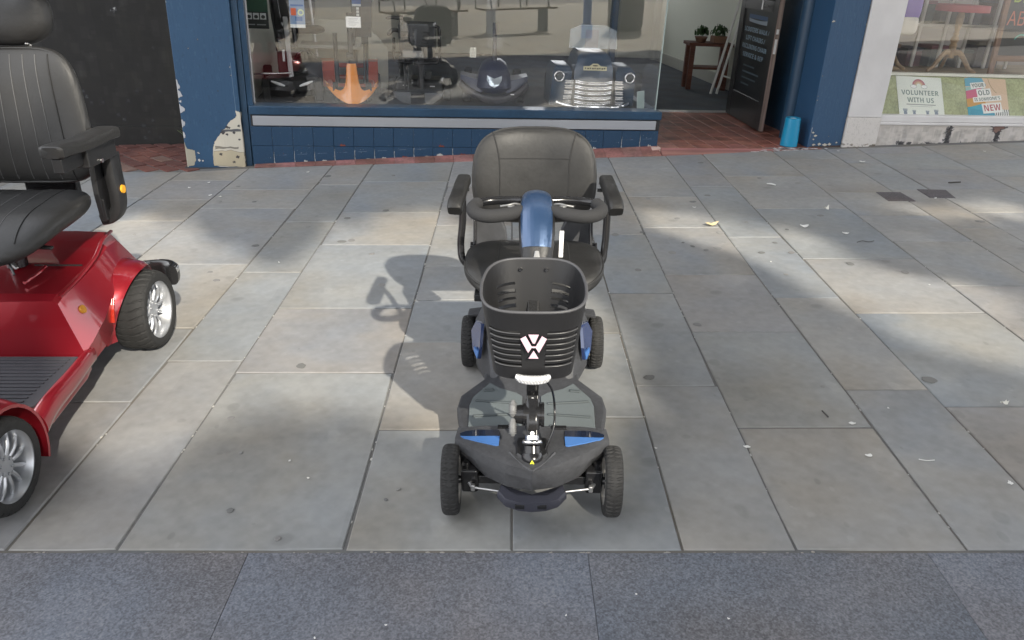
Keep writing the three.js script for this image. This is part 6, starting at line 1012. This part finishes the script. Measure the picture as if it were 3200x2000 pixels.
  // spilt white powder round the foot of the tub
  { const q = mulberry(123), fl = []; for (let i = 0; i < 520; i++) { const a = q() * 6.283, d = Math.pow(q(), 1.6), u = 4.24 + Math.cos(a) * d * 0.32 + (q() < 0.25 ? d * 0.4 : 0), w = 0.09 + Math.sin(a) * d * 0.075, s = 0.004 + 0.012 * q(); const g = new THREE.CircleGeometry(s, 6).rotateX(-Math.PI / 2).scale(1 + q() * 1.5, 1, 1); g.translate(u, w < 0.062 ? 0.1785 : 0.176 - 0.03 * (w - 0.06) / 0.05 , w); if (w > 0.1) continue; fl.push(g); } const o = part('powder_spill', fl, mat([0.8, 0.8, 0.8], 0.9), scene); scene.remove(o); tag(o, 'spilt white powder scattered round the blue tub', 'powder'); o.userData.kind = 'stuff'; inShop(o, 0, 0, 0); }
  // weeds at the foot of the black wall
  const w = group('weed'), q = mulberry(99), st = []; for (let i = 0; i < 26; i++) { const a = q() * 6.283, h = 0.05 + 0.12 * q(), d = 0.03 + 0.07 * q(), x = (q() - 0.5) * 0.12; st.push(tube([[x, 0, 0], [x + Math.cos(a) * d * 0.4, h * 0.7, Math.sin(a) * d * 0.4], [x + Math.cos(a) * d, h, Math.sin(a) * d]], 0.0022, 6, 4)); }
  part('blades', st, mat([0.10, 0.13, 0.06], 0.8), w); part('tall_stem', tube([[0.0, 0, 0], [-0.015, 0.2, 0.01], [-0.05, 0.42, 0.02]], 0.002, 16, 5), mat([0.22, 0.22, 0.14], 0.8), w);
  tag(w, 'straggly weed growing where the black wall meets the blue pilaster', 'weed'); inShop(w, -0.6, -0.03, -0.82);
}
// ---------------------------------------------------------------- the other side of the street, mirrored in the glass
function bench(x, z, label) {
  const o = group('street_bench'), wm = mat([0.34, 0.24, 0.14], 0.6, 0, { map: clayBase() }), sm = mat([0.06, 0.06, 0.06], 0.5);
  for (let i = 0; i < 4; i++) part('seat_slat', box(1.55, 0.035, 0.09, 0, 0.43, -0.15 + i * 0.1, 0.006), wm, o);
  for (const s of [-1, 1]) part('leg', box(0.07, 0.41, 0.3, s * 0.55, 0.205, 0, 0.008), sm, o);
  for (const h of [0.62, 0.72]) part('back_rail', bar([-0.78, h, 0.2], [0.78, h, 0.2], 0.013), sm, o);
  for (const x2 of [-0.77, -0.3, 0.3, 0.77]) part('back_post', bar([x2, 0.42, 0.2], [x2, 0.735, 0.2], 0.014), sm, o);
  for (const x2 of [-0.6, 0.0, 0.6]) part('arm', tube([[x2, 0.45, -0.16], [x2, 0.6, -0.1], [x2, 0.68, 0.08], [x2, 0.72, 0.19]], 0.016, 20, 8), sm, o);
  tag(o, label, 'bench', 'benches across the street'); onGround(o, x, 0, z, R(-9));
}
bench(1.0, 2.75, 'timber slat bench mirrored in the shop window, farther from the blue post'); bench(2.85, 3.1, 'timber slat bench mirrored in the shop window, nearer the blue post');
{ const o = group('litter_bin'); part('bin_body', new THREE.LatheGeometry([[0.001, 0], [0.3, 0], [0.34, 0.1], [0.36, 0.9], [0.3, 1.05], [0.001, 1.12]].map(p => new THREE.Vector2(...p)), 40), mat([0.02, 0.02, 0.022], 0.35), o); part('bin_slot', box(0.36, 0.12, 0.03, 0, 0.86, -0.35, 0.02), M_black, o); tag(o, 'black round litter bin mirrored at the right of the shop window', 'bin'); onGround(o, 5.0, 0, 2.9); }
{ const o = group('street_post'); part('post', cyl(0.075, 0.07, 3.2, 0, 1.6, 0, 'y', 24), mat([0.03, 0.13, 0.38], 0.4), o); part('post_base', cyl(0.1, 0.1, 0.25, 0, 0.125, 0, 'y', 24), mat([0.03, 0.13, 0.38], 0.4), o); tag(o, 'blue street post mirrored in the shop window', 'post'); onGround(o, 3.75, 0, 1.75); }
// buildings across the street
for (const [x0, x1, c, lab] of [[-14, -3, [0.40, 0.32, 0.24], 'tan stone building across the street, farthest from the litter bin'], [-2.98, 9, [0.46, 0.39, 0.29], 'cream stone building across the street behind the benches'], [9.02, 22, [0.36, 0.27, 0.21], 'brown stone building across the street beyond the litter bin']]) {
  const o = group('street_building'), bm = mat(c, 0.85, 0, { map: stoneTex });
  part('wall', uvBox(boxFT(x0, x1, -0.9, 8.5, 26.2, 27, 0), 2), bm, o);
  for (let f = 0; f < 3; f++) for (let x = x0 + 1; x < x1 - 1.3; x += 2.2) { const w = part('window', boxFT(x, x + 1.2, 0.8 + f * 2.6, 2.5 + f * 2.6, 26.15, 26.19, 0), mat([0.06, 0.07, 0.08], 0.08), o); part('sill', boxFT(x - 0.1, x + 1.3, 0.7 + f * 2.6, 0.79 + f * 2.6, 26.02, 26.19, 0.01), mat([0.6, 0.57, 0.5], 0.7), w); }
  tag(o, lab, 'building'); scene.add(o); o.name = numbered(o.name);
}
// the big street tree behind the photographer whose crown shades the shops and dapples the paving
{
  const o = group('plane_tree'), q = mulberry(4242), bark = mat([0.16, 0.13, 0.10], 0.9, 0, { map: stoneTex });
  const top = [7.85, 6.8, 1.5];
  part('trunk', uvBox(sweep([[8.6, -0.1, 1.0], [8.5, 2.2, 1.0], [8.2, 4.6, 1.2], top], t => [0.34 - 0.14 * t, 0.34 - 0.14 * t, 2], { seg: 16, rs: 18 }), 0.8), bark, o);
  const limbs = []; for (let i = 0; i < 11; i++) { const a = i / 11 * 6.283 + q() * 0.4, d = 1.6 + 1.6 * q(); limbs.push(sweep([top, [top[0] + Math.cos(a) * d * 0.5, 7.2 + q(), top[2] + Math.sin(a) * d * 0.5], [top[0] + Math.cos(a) * d, 7.6 + 1.5 * q(), top[2] + Math.sin(a) * d]], t => [0.13 * (1 - 0.85 * t), 0.13 * (1 - 0.85 * t), 2], { seg: 8, rs: 8 })); }
  part('limbs', limbs, bark, o);
  // gaps in the crown: where the sun gets through to the paving [x, z, rx, rz]
  const gaps = [[0.08, -2.7, 0.5, 1.0], [-0.62, -3.75, 0.55, 1.2], [-0.85, -2.8, 0.55, 0.6], [-1.5, -3.45, 0.45, 0.6], [-1.35, -2.5, 0.45, 0.5], [-1.75, -3.9, 0.35, 0.4], [1.0, -4.5, 0.33, 0.4], [1.38, -4.2, 0.42, 0.33], [1.62, -3.75, 0.36, 0.36], [1.98, -3.2, 0.52, 0.58], [2.9, -4.75, 0.5, 0.3], [-2.2, -4.3, 0.4, 0.4]];
  const P = []; let n = 0;
  const quad = (c, s, a, b) => { const e = new THREE.Euler(a, b, q() * 3), m = new THREE.Matrix4().makeRotationFromEuler(e); const pts = [[-0.5, -0.35, 0], [0, -0.5, 0.08], [0.5, -0.2, 0], [0.35, 0.4, -0.05], [-0.1, 0.55, 0.06], [-0.5, 0.2, 0]].map(p => V(...p).multiplyScalar(s).applyMatrix4(m).add(c).toArray()); for (let i = 1; i < 5; i++) P.push(...pts[0], ...pts[i], ...pts[i + 1]); };
  for (let i = 0; i < 24000; i++) {
    const x = -6.5 + 15 * q(), z = -13.5 + 13.2 * q(), y = 6 + 3.6 * q();
    let open = false; for (const [gx, gz, rx, rz] of gaps) { const d = ((x - gx) / rx) ** 2 + ((z - gz) / rz) ** 2; if (d < 0.75 + 0.5 * q()) { open = true; break; } }
    if (open || (z > -0.8 && q() < (z + 0.8) * 1.6)) continue;
    quad(V(x + 0.64 * y, y, z + 1.25 * y), 0.2 + 0.16 * q(), q() * 6, q() * 6); n++;
  }
  const g = new THREE.BufferGeometry(); g.setAttribute('position', new THREE.Float32BufferAttribute(P, 3)); g.computeVertexNormals();
  part('crown', g, mat([0.06, 0.095, 0.03], 0.8), o);
  tag(o, 'big broad crowned street tree standing behind the photographer', 'tree'); onGround(o, 0, 0, 0);
}
finish(scene);
renderer.render(scene, camera);
